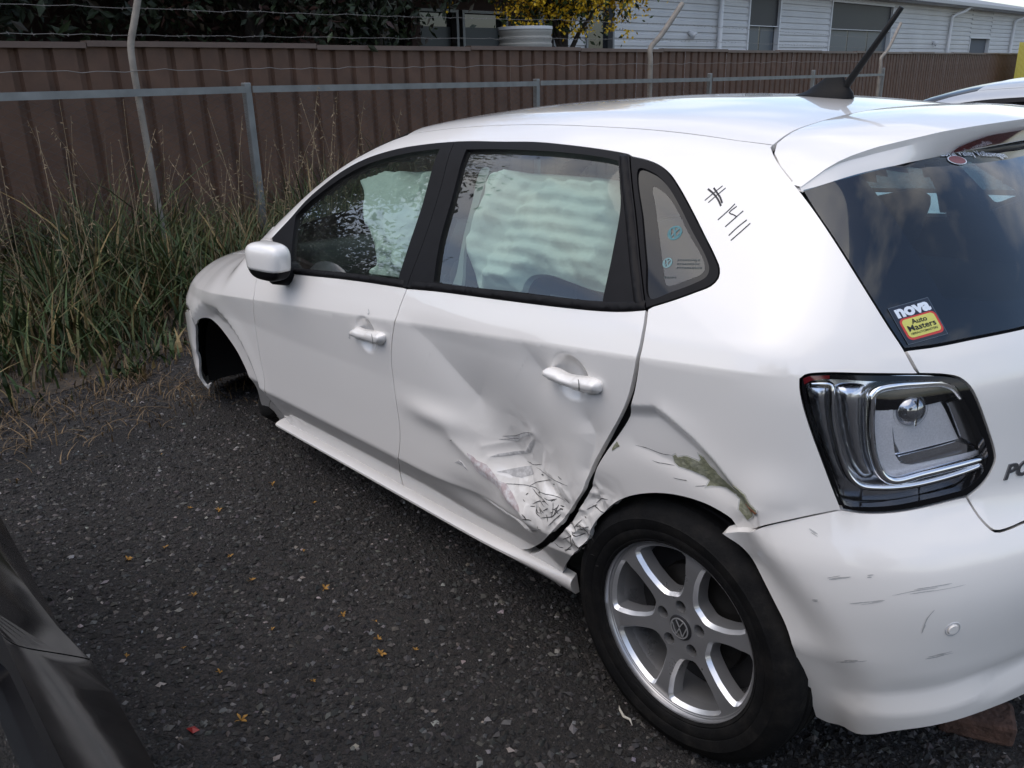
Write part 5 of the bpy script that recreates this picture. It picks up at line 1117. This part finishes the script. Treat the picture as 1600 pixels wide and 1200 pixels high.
# ---------------- ground ----------------
gm=mat('gravel_ground',(.038,.033,.030),.92,mix2=((.020,.019,.019),55,.42,.60),noise=(.9,.6),bump=(140,1.))
gm.node_tree.nodes['Bump'].inputs['Distance'].default_value=.02
g=mesh('ground',[(-250,-250,0),(250,-250,0),(250,250,0),(-250,250,0)],[(0,1,2,3)],gm); tag(g,kind='structure')
def stones(n,x0,x1,y0,y1,s0,s1,seed):
    r=np.random.default_rng(seed); c=np.stack([r.uniform(x0,x1,n),r.uniform(y0,y1,n)],1); s=s0+(s1-s0)*r.random(n)**3.5
    o6=np.array([(1,0,0),(-1,0,0),(0,1,0),(0,-1,0),(0,0,1),(0,0,-.6)]); f=np.array([(0,2,4),(2,1,4),(1,3,4),(3,0,4),(2,0,5),(1,2,5),(3,1,5),(0,3,5)])
    V=o6[None]*r.uniform(.6,1.25,(n,6,1)); V=V*np.stack([r.uniform(.8,1.3,n),r.uniform(.7,1.1,n),r.uniform(.45,.8,n)],1)[:,None]
    V=V+r.normal(0,.12,V.shape); a=r.uniform(0,6.28,n); ca,sa=np.cos(a)[:,None],np.sin(a)[:,None]; X=V[...,0]*ca-V[...,1]*sa; Y=V[...,0]*sa+V[...,1]*ca
    V=np.stack([X,Y,V[...,2]],-1)*s[:,None,None]; V[...,:2]+=c[:,None]; V[...,2]+=(s*.18)[:,None]
    t=r.random(n); v=np.where(t<.82,r.uniform(.012,.042,n),np.where(t<.980,r.uniform(.050,.110,n),r.uniform(.13,.26,n)))
    col=v[:,None]*np.stack([1+r.normal(.08,.07,n),np.ones(n),1+r.normal(-.05,.06,n)],1)
    return V.reshape(-1,3),(f[None]+6*np.arange(n)[:,None,None]).reshape(-1,3),np.repeat(np.clip(col,.01,.6),6,0)
A=[stones(58000,-.2,3.3,-2.0,-.25,.003,.0128,1),stones(16000,-2.2,-.2,-2.6,-.2,.004,.013,2),stones(9000,2.5,3.6,-.6,.9,.0028,.012,3)]
V=np.vstack([a[0] for a in A]); off=0; Fs=[]
for a in A: Fs.append(a[1]+off); off+=len(a[0])
tag(fastmesh('gravel',V,np.vstack(Fs),mat('gravel_stone',(.06,.06,.06),.85,attr='Col'),colors=np.vstack([a[2] for a in A])),'loose dark grey gravel covering the yard beside the white car','gravel',kind='stuff')
# fallen blossoms
BL=mat('fallen_blossom',(.33,.17,.03),.7,noise=(200,.3))
def blossom(seed):
    r=np.random.default_rng(seed); V=[];Fc=[]
    for k in range(6):
        a=6.283*k/6+r.normal(0,.3); l=r.uniform(.008,.015); w=l*.38; z=r.uniform(.003,.010); d=np.array([math.cos(a),math.sin(a)]); n=np.array([-d[1],d[0]]); b=len(V)
        for t,ww in((0,.2),(.5,1.),(1,.15)): 
            for s in(-1,1): p=d*l*t+n*w*ww*s*.5; V.append((p[0],p[1],.002+z*t*(1.6-t)+.001*s))
        Fc+=[(b,b+1,b+3,b+2),(b+2,b+3,b+5,b+4)]
    return V,Fc
bme=[]
FLW=[(1.097,-1.032),(1.148,-1.237),(1.347,-1.088),(1.431,-1.3),(1.508,-1.114),(1.593,-1.055),(1.67,-1.093),(1.732,-1.123),(1.779,-1.042),(1.513,-1.486),(1.709,-1.314),(.965,-1.232),(.566,-.893),(.813,-.846),(1.11,-1.404),(-.019,-1.123),(.766,-1.376),(.757,-1.494),(.538,-1.208),(.631,-1.134),(1.342,-1.522),(1.276,-1.654),(1.722,-1.517)]
for i,(x,y) in enumerate(FLW):
    if i<6:
        V,Fc=blossom(i); o=mesh('fallen_blossom',V,Fc,BL,None,False); bme.append(o.data)
    else:
        o=bpy.data.objects.new('fallen_blossom',bme[i%6]); COL.objects.link(o)
    o.location=(x,y,.004); o.rotation_euler=(0,0,i*1.3); s=.7+.9*((i*7)%5)/5; o.scale=(s,s*(.7+.1*(i%4)),s); tag(o,'small dried orange blossom lying on the gravel','blossom','orange blossoms fallen on the gravel')
V=[(0,0,.004),(.030,.006,.006),(.034,.022,.010),(.006,.018,.005),(.018,.010,.014)]; o=mesh('plastic_shard',V,[(0,1,4),(1,2,4),(2,3,4),(3,0,4)],mat('red_plastic',(.30,.03,.03),.35),None,False); o.location=(1.66,-1.63,.003); tag(o,'small red broken lens shard on the dark gravel','shard')
o=MB().tube([(0,0,.006),(.015,-.012,.010),(.035,-.020,.007),(.055,-.020,.012),(.068,-.026,.006)],[.0012,.003,.0034,.003,.001],6).build('plastic_strip',mat('pale_plastic',(.55,.52,.45),.6),None,True); o.location=(2.30,-.785,.002); tag(o,'curled pale plastic strip on gravel beside the rear tyre','strip')
b=MB().box((0,0,.032),(.16,.09,.065),np.array(Matrix.Rotation(.5,3,'Z'))); o=b.build('brick',mat('worn_brick',(.10,.055,.04),.9,noise=(30,.5),bump=(60,.8)),None,False,bevel=.012); o.location=(2.90,-.20,0); o.rotation_euler=(.1,.06,0); tag(o,'worn brown brick on the gravel under the rear bumper','brick')
# ---------------- weeds and long grass ----------------
def blades(n,fx,hfun,wid,colf,seed,curl=.6,segs=4):
    r=np.random.default_rng(seed); base=fx(r,n); h=hfun(r,base); a=r.uniform(0,6.283,n); d=np.stack([np.cos(a),np.sin(a)],1); bend=h*r.uniform(.1,1,n)*curl
    w=wid*r.uniform(.6,1.5,n); side=np.stack([-d[:,1],d[:,0]],1); tw=r.uniform(-1,1,n); V=[]
    for k in range(segs+1):
        t=k/segs; c=base+d*(bend*t**2)[:,None]; z=h*(t-.25*t**2*(bend/h)); ww=w*(1-t)**.7*.5*(1 if k else .7)
        sx=side*np.cos(tw*t)[:,None]+d*np.sin(tw*t)[:,None]
        for s in(-1,1): V.append(np.concatenate([c+sx*(ww*s)[:,None],z[:,None]],1))
    V=np.stack(V,1); m=2*(segs+1); F4=np.array([(2*k,2*k+1,2*k+3,2*k+2) for k in range(segs)])
    return V.reshape(-1,3),(F4[None]+m*np.arange(n)[:,None,None]).reshape(-1,4),np.repeat(colf(r,n,base),m,0)
def edge_x(y): return -.95+.12*np.sin(y*2.3)+.10*np.sin(y*5.1+1)+.25*np.clip(y+.3,0,3)*0
def spread(pw,x_far=-4.15,ya=-5.5,yb=2.6,clump=.5):
    def f(r,n):
        y=r.uniform(ya,yb,n); u=r.random(n)**pw; x=edge_x(y)+(x_far-edge_x(y)-.197*y)*u; P=np.stack([x,y],1)
        k=vnoise(P[:,0]*3.1+50,P[:,1]*3.1+50); P=P+np.stack([(k-.5)*clump*.4,(vnoise(P[:,1]*2.7,P[:,0]*2.7+30)-.5)*clump],1); return P
    return f
def hgt(k,mn=.06):
    def f(r,B):
        t=np.clip((edge_x(B[:,1])-B[:,0])/2.2,0,1); return np.maximum(mn,k*(.16+.84*t**.8)*(.30+1.35*vnoise(B[:,0]*2.4+9,B[:,1]*2.4+4)**1.3)*r.uniform(.45,1.1,len(B)))
    return f
def gcol(r,n,B):
    t=r.random(n); c=np.where((t<.68)[:,None],np.array([.034,.060,.013]),np.where((t<.85)[:,None],np.array([.085,.095,.026]),np.array([.17,.12,.045])))
    return c*r.uniform(.55,1.35,(n,1))
def scol(r,n,B): return np.array([.15,.095,.042])*r.uniform(.3,1.2,(n,1))
A=[blades(13000,spread(.75),hgt(.78),.020,gcol,11,1.1,5),blades(11000,spread(1.6),hgt(.34,.05),.007,scol,12,1.5),blades(6000,spread(.6),hgt(.92),.006,scol,13,1.0,5),blades(1800,lambda r,n:np.stack([edge_x(0)+r.normal(.12,.22,n),r.uniform(-3,.2,n)],1),lambda r,B:r.uniform(.02,.10,len(B)),.006,scol,14,2.5),blades(900,spread(.7),hgt(.6),.045,gcol,15,1.0,5)]
V=np.vstack([a[0] for a in A]); off=0; Fs=[]
for a in A: Fs.append(a[1]+off); off+=len(a[0])
GR=mat('grass',(.05,.08,.02),.65,attr='Col'); tag(fastmesh('long_grass',V,np.vstack(Fs),GR,colors=np.vstack([a[2] for a in A])),'tall green weeds and dry brown grass growing along the fence','grass',kind='stuff')
sm_mat=mat('litter_soil',(.075,.055,.038),.95,mix2=((.03,.026,.02),9,.4,.6),bump=(60,.8)); ys_=np.linspace(-8,14,120)
V=[];
for y in ys_: V+= [(edge_x(y)-.30+.10*math.sin(y*9)+.07*math.sin(y*23),y,.004),(-4.5-.197*y,y,.004)]
tag(mesh('soil_strip',V,[(2*i,2*i+2,2*i+3,2*i+1) for i in range(len(ys_)-1)],sm_mat),kind='structure')
# dry seed stalks
r=np.random.default_rng(31); b=MB()
for i in range(130):
    y=r.uniform(-1.7,2.2); x=-3.0-.197*y+r.uniform(-.8,.9); h=r.uniform(.75,1.42) if r.random()<.6 else r.uniform(.5,.9); lean=r.normal(0,.16,2)
    t=np.linspace(0,1,6); P=np.stack([x+lean[0]*t**2,y+lean[1]*t**2,h*t],1); b.tube(P,np.linspace(.0022,.001,6),4,False)
    for k in range(r.integers(5,14)):
        q=P[-1]+(P[-3]-P[-1])*r.random()*1.2; d=r.normal(0,1,3)*[.014,.014,.012]-[0,0,.012]; b.tube([q,q+d*.5,q+d],[.0006,.0036,.0006],4,False)
tag(b.build('dry_stalks',mat('dry_stalk',(.28,.21,.125),.8,noise=(20,.3))),'thin dry seed stalks standing in front of the brown fence','dry grass',kind='stuff')
# ---------------- brown sheet fence ----------------
FE=np.array([-.197,1.,0]); FE/=np.linalg.norm(FE); FN=np.array([FE[1],-FE[0],0])     # along, towards the yard
BRN=mat('brown_sheet',(.135,.078,.053),.65,spec=.2,noise=(1.5,.2),mix2=((.085,.053,.040),2.5,.42,.75),rough_var=.1); BRN2=mat('brown_rail',(.115,.072,.054),.5,noise=(3,.15))
fo=np.array([-4.27,0,0]); fence=empty('sheet_fence',tuple(fo),'brown ribbed steel sheet fence standing behind the weeds','fence')
def fpt(s,d,z): return FE*s+FN*d+np.array([0,0,z])
pit=.255; prof=[(0,0),(.175,0),(.190,-.038),(.238,-.038),(.253,0)]
def sheet(w=3):
    V=[];Fq=[];P=[]
    for k in range(w): P+=[(k*pit+a,b) for a,b in prof]
    for a,b in P:
        for z in(0.,1.79): V.append(fpt(a,b,z))
    n=len(P); return np.array(V),[(2*i,2*i+2,2*i+3,2*i+1) for i in range(n-1)]
V,Fq=sheet(); pme=None; nsh=0; NB=22
for i in range(-14,58):
    s=i*pit*3; 
    if pme is None: o=mesh('fence_sheet',V,Fq,BRN,fence,False); pme=o.data
    else: o=bpy.data.objects.new('fence_sheet',pme); COL.objects.link(o); o.parent=fence
    o.location=tuple(FE*s+FN*(.0015*(i%2)))
    o.location.z=-.012*((i//3)%2)
for k in range(-5,20):
    s0=k*pit*9; dz=-.012*((k)%2); b=MB()
    V=[];
    for s in(s0+.004,s0+pit*9-.004):
        for d,z in((.030,1.755),(.030,1.80),(-.068,1.80),(-.068,1.755)): V.append(fpt(s,d,z+dz))
    b.add(V,[(0,1,5,4),(1,2,6,5),(2,3,7,6),(0,3,2,1),(4,5,6,7)]); b.build('top_rail',BRN2,fence)
    b=MB(); V=[]
    for z in(0.,1.752):
        for s,d in((-.03,-.10),(.03,-.10),(.03,-.042),(-.03,-.042)): V.append(fpt(s0+s,d,z))
    b.add(V,[(0,1,5,4),(1,2,6,5),(2,3,7,6),(3,0,4,7),(4,5,6,7)]); b.build('fence_post',BRN2,fence)
# ---------------- chain-link fence with barbed wire ----------------
GALV=mat('galvanised',(.20,.205,.20),.55,metal=.5,noise=(8,.2)); PIPE=mat('weathered_pipe',(.22,.195,.165),.75,noise=(9,.25),bump=(60,.3)); WIRE=mat('wire',(.19,.18,.17),.6,metal=.4); MESHM=mat('dark_wire',(.060,.058,.056),.7,metal=.3)
cl=empty('chain_link_fence',(-3.1,0,0),'galvanised chain link fence with barbed wire in front of the brown fence','fence')
def cpt(s,d,z): return FE*s+FN*d+np.array([0,0,z])
for s,zt,zk,zz2 in((0.0,1.73,.12,2.2),(7.1,1.74,.55,2.28),(16.8,1.60,.75,2.30),(-7.2,1.73,.3,2.2)):
    P=[cpt(s+.02,.0,-.05),cpt(s,0,.5),cpt(s-.015,.0,1.2),cpt(s-.02,0,zt-.12),cpt(s,-.02,zt),cpt(s+zk*.42,-.0,zt+.17),cpt(s+zk*1.40,-.0,zz2+.03)]
    MB().tube(dens(P,.05),.024 if s<5 else .034,10).build('bent_post',PIPE,cl,True)
for s in(-3.2,.88,4.62,8.8,12.9,17.0):
    zt=1.46 if s<3 else 1.42; MB().box(cpt(s,0,zt/2),(.058,.058,zt),np.array(Matrix.Rotation(math.atan2(FE[1],FE[0]),3,'Z'))).build('fence_post',GALV,cl,False,bevel=.008)
for s0,s1,z0,z1 in((-7.2,.85,1.43,1.41),(.91,4.59,1.41,1.37),(4.65,8.77,1.375,1.335),(8.83,17.,1.335,1.28)):
    a,b_=cpt(s0,.036,z0),cpt(s1,.036,z1); m_=(a+b_)/2; v=b_-a; ln=np.linalg.norm(v); MB().box(m_,(ln,.012,.05),np.array(Matrix.Rotation(math.atan2(FE[1],FE[0]),3,'Z')@Matrix.Rotation(-math.asin(v[2]/ln),3,'Y'))).build('rail',GALV,cl)
def wire(name,pts,rad,barb=True,seed=0):
    rr=np.random.default_rng(seed); P=dens(np.array(pts),.12); P[:,2]+=rr.normal(0,.004,len(P)); b=MB().tube(P,rad,4,False)
    if barb:
        for q in P[::1]:
            for k in range(2): d=rr.normal(0,1,3); d/=np.linalg.norm(d); b.tube([q-d*.014,q+d*.014],.0011,3,False)
    return b.build(name,WIRE,cl)
wire('barbed_wire',[cpt(-7,-.01,1.80),cpt(-.8,-.01,1.785),cpt(0,-.01,1.79),cpt(2.4,-.01,1.805),cpt(7.1,-.01,1.85),cpt(16.8,-.01,1.8)],.0019,True,1)
wire('barbed_wire',[cpt(-7,-.05,1.96),cpt(-.8,-.05,1.955),cpt(0,-.05,1.965),cpt(2.4,-.05,1.99),cpt(7.2,-.05,2.05),cpt(16.8,-.05,2.0)],.0019,True,2)
wire('plain_wire',[cpt(-7,.03,1.56)]+[cpt(s,.03,1.558+.006*math.sin(s*7)) for s in np.arange(-1,16,.4)],.0026,False,3)
wire('plain_wire',[cpt(-6,.04,.36),cpt(-1.2,.04,.29),cpt(-.25,.05,.245),cpt(.75,.04,.22),cpt(4,.04,.25)],.0024,False,4)
n=int((9.0+2.4)/.055); zz=np.arange(.03,1.40,.0275); V=[];Fq=[]
ss=-2.4+.055*np.arange(n)
for i,s in enumerate(ss):
    zig=np.where(np.arange(len(zz))%2==0,-1,1)*.0275; P=np.array([cpt(s+a*(1 if i%2 else -1),.012,z) for a,z in zip(zig,zz)]); rad=.0018; b0=len(V)
    for k,p_ in enumerate(P):
        for a in range(3): t=2.094*a; V.append(p_+FE*rad*math.cos(t)*1.3+FN*rad*math.sin(t))
    Fq+=[(b0+3*k+a,b0+3*k+(a+1)%3,b0+3*k+3+(a+1)%3,b0+3*k+3+a) for k in range(len(P)-1) for a in range(3)]
o=fastmesh('wire_mesh',V,Fq,MESHM,cl); tag(o,kind='stuff')
# yellow sheeting past the end of the fence
YEL=mat('yellow_sheet',(.58,.46,.03),.45,noise=(2,.1)); ye=empty('yellow_sheet_fence',(-10.3,33.9,0),'bright yellow ribbed sheet fence past the end of the brown one','fence')
for k in range(6):
    V=[];P=[]
    for j in range(5): P+=[(j*.16+a,b) for a,b in((0,0),(.085,0),(.10,-.035),(.145,-.035),(.16,0))]
    for a,b in P:
        for z in(0.,2.15): V.append(np.array([-.12*(k*.8+a)-.0,k*.8+a,z])+np.array([b+.002*(k%2),0,0]))
    mesh('fence_sheet',V,[(2*i,2*i+2,2*i+3,2*i+1) for i in range(len(P)-1)],YEL,ye,False)
# ---------------- building beyond the fence ----------------
CLAD=mat('grey_cladding',(.56,.56,.56),.5,noise=(.8,.08),rough_var=.08); FRAME=mat('white_frame',(.62,.63,.64),.45); WDK=mat('window_dark',(.012,.014,.018),.08,coat=.5); WPANE=glass('pane_glass',(.25,.3,.33),1.); ROOFM=mat('roof_steel',(.20,.205,.21),.45,metal=.3); GUT=mat('gutter',(.33,.34,.36),.4); PIPEW=mat('downpipe_white',(.68,.69,.70),.4); BRK=mat('dark_brick',(.055,.030,.026),.85,noise=(8,.3)); BLIND=mat('blind_grey',(.10,.11,.125),.7)
WE=np.array([-.10,1.,0]); WE/=np.linalg.norm(WE); WN=np.array([WE[1],-WE[0],0]); bl=empty('metal_clad_building',(-10.,0,0),'long pale grey metal clad building with dark windows behind the fence','building')
k_=1/WE[1]
def wpt(y,d,z): return WE*(y*k_)+WN*d+np.array([0,0,z])
def wbox(nm,y0,y1,z0,z1,d0,d1,m,par,bevel=0.):
    V=[wpt(y,d,z) for y in(y0,y1) for d in(d0,d1) for z in(z0,z1)]; return MB().add(V,[(0,1,3,2),(4,6,7,5),(0,4,5,1),(2,3,7,6),(0,2,6,4),(1,5,7,3)]).build(nm,m,par,False,bevel)
def clad(y0,y1,z0,z1):
    P=[];z=z0
    while z<z1-.01: P+=[(z,0),(z+.085,.0),(z+.105,-.028),(z+.150,-.028)]; z+=.17
    P.append((z1,0)); V=[]
    for y in(y0,y1):
        for zz_,d in P: V.append(wpt(y,d,min(zz_,z1)))
    n=len(P); mesh('wall_cladding',V,[(i,n+i,n+i+1,i+1) for i in range(n-1)],CLAD,bl,False)
holes_=[(6.0,7.1,1.0,2.75),(7.35,8.6,1.0,2.65),(8.7,9.95,1.0,2.65),(12.45,13.45,.1,2.98),(19.45,21.25,1.1,3.40),(24.5,29.35,1.1,3.43),(37.7,40.3,1.0,2.50)]
y=10.9
for (a,b_,c_,d_) in holes_[3:]:
    clad(y,a,0,3.6); clad(a,b_,0,c_); clad(a,b_,d_,3.6); y=b_
clad(y,56,0,3.6)
for (a,b_,c_,d_) in holes_:
    big=a>15 and a<30
    w=wbox('window',a+.05,b_-.05,c_+.05,d_-.05,-.16,-.12,WDK if a<37 else BLIND,bl)
    for q in((a,a+.06,c_,d_),(b_-.06,b_,c_,d_)): wbox('frame',*q,-.12,.03,FRAME if a>15 else ROOFM,w)
    wbox('frame',a+.06,b_-.06,d_-.05,d_,-.12,.028,FRAME if a>15 else ROOFM,w); wbox('sill',a+.06,b_-.06,c_,c_+.05,-.12,.05,FRAME if a>15 else ROOFM,w)
    if big:
        zt=2.60; wbox('shade_panel',a+.06,b_-.06,zt,d_-.05,-.10,-.05,mat('shade_dark',(.016,.015,.017),.5),w)
        nn=2 if b_-a<3 else 3
        for j in range(nn):
            y0=a+.08+(b_-a-.16)*j/nn; y1=a+.08+(b_-a-.16)*(j+1)/nn-.06; wbox('pane',y0,y1,c_+.06,zt-.02,-.118,-.112,mat('pane_sky_tint',(.07,.085,.10),.4),w)  # sky reflection is put into the pane colour
        wbox('transom',a+.06,b_-.06,zt-.02,zt,-.11,.0,FRAME,w)
    elif a<12:
        wbox('pane',a+.1,b_-.1,1.1,2.35,-.118,-.110,mat('pane_dim',(.035,.042,.05),.4),w)  # dimmer copy of the sky reflection painted into the other panes
wbox('wall_core',10.9,56,0,3.58,-.42,-.20,ROOFM,bl); wbox('porch_wall',-2,10.9,0,3.6,-.30,-.20,BRK,bl); wbox('porch_post',6.95,7.15,0,3.3,.4,.6,BRK,bl); wbox('porch_post',10.7,10.9,0,3.3,.4,.6,ROOFM,bl)
wbox('porch_roof',-2,11.2,3.2,3.32,-.2,2.4,ROOFM,bl)
# roof and gutter
V=[wpt(yv,d,z) for yv in(-2.5,56.5) for d,z in((.45,3.62),(-6,5.0),(-6,5.06),(.45,3.69))]; mesh('roof',V,[(0,4,5,1),(3,2,6,7),(0,3,7,4),(0,1,2,3),(4,7,6,5)],ROOFM,bl,False)
wbox('soffit',10.9,56,3.56,3.61,-.05,.42,FRAME,bl); wbox('gutter',11,56.5,3.57,3.72,.46,.60,GUT,bl,.02)
def dpipe(y,el=True):
    P=[wpt(y,.09,0),wpt(y,.09,3.05),wpt(y,.10,3.2),wpt(y+(.55 if el else .1),.36,3.42),wpt(y+(.75 if el else .15),.5,3.58)]; MB().tube(dens(P,.08),.065,12).build('downpipe',PIPEW,bl,True)
for yv,e in((11.15,False),(17.9,False),(35.0,True),(43.2,True)): dpipe(yv,e)
for yv,z in((16.55,2.38),(33.5,2.29)):
    l=empty('flood_lamp',tuple(wpt(yv,0,z))); l.parent=bl; MB().lathe([(.02,0),(.05,.02),(.07,.12),(.10,.20),(.0,.19)],(0,0,0),tuple(WN*.6+np.array([0,.35,-.45])),16).build('lamp_head',FRAME,l,True); MB().tube([(0,0,0),tuple(-WN*.03)],.04,10).build('lamp_base',FRAME,l,True)
# ribbed tank
tk=empty('water_tank',(-6.5,6.55,0),'cream ribbed steel tank between the fence and the dark porch','tank')
pr=[(.0,2.10),(.36,2.09),(.385,2.05)]
for i in range(24): pr+=[(.385,2.04-i*.085),(.385,2.01-i*.085),(.373,1.985-i*.085),(.373,1.965-i*.085)]
MB().lathe([(r_2,z_) for r_2,z_ in pr],(0,0,0),(0,0,1),40).build('tank_body',mat('cream_steel',(.33,.32,.29),.5,noise=(3,.1)),tk,True,auto=30); MB().lathe([(.30,2.095),(.392,2.10),(.392,2.06)],(0,0,0),(0,0,1),40).build('tank_lid',FRAME,tk,True,auto=30)
# ---------------- trees ----------------
BARK=mat('bark',(.045,.036,.030),.9,noise=(10,.3),bump=(40,.6))
def leafmat(n,c): return mat(n,c,.55,attr='Col')
LEAF=leafmat('leaf',(.03,.05,.02))
def tree(name,label,loc,H,rx,ry,zlo,nl,lsz,cols,seed,group=None,droop=.3,flowers=0,trunkr=.12,core=.35):
    r=np.random.default_rng(seed); t=empty(name,loc,label,'tree',group); zc_=(zlo+H)/2; rz=(H-zlo)/2; b=MB(); tips=[]
    b.tube([(0,0,-.05),(.03,.02,zlo*.5),(.0,.05,zc_*.8),(.05,.0,zc_+rz*.5)],[trunkr,trunkr*.8,trunkr*.6,trunkr*.2],9)
    for k in range(26):
        a=r.uniform(0,6.28); el=r.uniform(-.5,.9); z0=zc_*r.uniform(.45,1.); e=np.array([rx*math.cos(a)*math.cos(el),ry*math.sin(a)*math.cos(el),zc_-z0+rz*math.sin(el)])*r.uniform(.6,.92)
        s=np.array([0,.03,z0]); P=[s+e*u+np.array([0,0,.25*math.sin(u*3.14)]) for u in(0,.33,.66,1)]; b.tube(P,np.array([.4,.28,.17,.05])*trunkr,6,False); tips+= [P[2],P[3]]
    b.build('trunk',BARK,t,True)
    nc=90; v=r.normal(0,1,(nc,3)); v/=np.linalg.norm(v,axis=1,keepdims=True); rad=r.random(nc)**.45; cc=np.array([0,0,zc_])+v*rad[:,None]*[rx,ry,rz]; cs=r.uniform(.16,.42,nc)*max(rx,ry)*.55
    k=r.integers(0,nc,nl); P=cc[k]+r.normal(0,1,(nl,3))*cs[k][:,None]*[1,1,.8]; P=P[P[:,2]>zlo-.15]; n2=len(P)
    d=r.normal(0,1,(n2,3)); d[:,2]-=droop; d/=np.linalg.norm(d,axis=1,keepdims=True); s=np.cross(d,r.normal(0,1,(n2,3))); s/=np.linalg.norm(s,axis=1,keepdims=True); ls=lsz*r.uniform(.6,1.4,(n2,1)); nn=np.cross(d,s)
    V=np.stack([P,P+d*ls*.5+s*ls*.22+nn*ls*.05,P+d*ls,P+d*ls*.5-s*ls*.22+nn*ls*.05],1).reshape(-1,3); F4=np.arange(4*n2).reshape(-1,4)
    ci=r.integers(0,len(cols),n2); C_=np.array(cols)[ci]*r.uniform(.6,1.4,(n2,1)); cr_=fastmesh('crown',V,F4,LEAF,t,np.repeat(C_,4,0)); tag(cr_,kind='stuff')
    if flowers:
        V=[];Fc=[];q=cc[r.integers(0,nc,flowers)]+r.normal(0,1,(flowers,3))*.22; q=q[(q[:,2]>zlo)]
        for c in q:
            m=r.integers(9,18); pp=c+r.normal(0,.045,(m,3)); dd=r.normal(0,1,(m,3)); dd/=np.linalg.norm(dd,axis=1,keepdims=True); s2=np.cross(dd,r.normal(0,1,(m,3))); s2/=np.linalg.norm(s2,axis=1,keepdims=True)
            for p_,d_,s_ in zip(pp,dd,s2):
                b0=len(V); V+=[p_,p_+d_*.03+s_*.022,p_+d_*.055,p_+d_*.03-s_*.022]; Fc.append((b0,b0+1,b0+2,b0+3))
        fl=fastmesh('flowers',V,Fc,mat('yellow_flower',(.85,.55,.03),.6,noise=(30,.3)),t); tag(fl,kind='stuff')
    return t
DG=[(.022,.034,.014),(.030,.045,.018),(.016,.024,.010),(.040,.030,.018)]
tree('broadleaf_tree','dark broadleaf tree overhanging the brown fence beside the bent pipe post',(-6.4,-.6,0),6.2,2.2,2.2,1.75,26000,.13,DG,1)
tree('broadleaf_tree','dark tree with reddish leaves behind the square galvanised post',(-7.0,2.6,0),6.0,2.1,2.0,1.72,26000,.12,DG+[(.06,.025,.018)],2)
tree('flowering_tree','tree with clusters of orange yellow flowers in front of the grey wall',(-7.2,7.9,0),4.2,1.25,1.25,2.02,8000,.10,[(.045,.075,.02),(.07,.10,.025),(.03,.05,.015)],4,flowers=1500)
tree('broadleaf_tree','dense dark tree standing before the shaded porch',(-7.6,4.7,0),5.6,1.6,1.5,1.85,15000,.12,DG,3)
# the yard continues behind the photographer: trees and a shed that close the view and the reflections
for i,(x,y,h_,rr_) in enumerate(((9,-16,6,3.2),(2.5,-18,7,3.6),(-4.5,-17,6,3.6),(-11.8,-5.2,5.0,2.3),(15,-9,6,3.))):
    tree('yard_tree','tall leafy tree at the back of the yard, behind the charcoal car',(x,y,0),h_,rr_,rr_,.6,30000,.14,[(.030,.05,.018),(.045,.07,.022),(.022,.034,.014)],20+i,'trees closing the back of the yard',trunkr=.2)
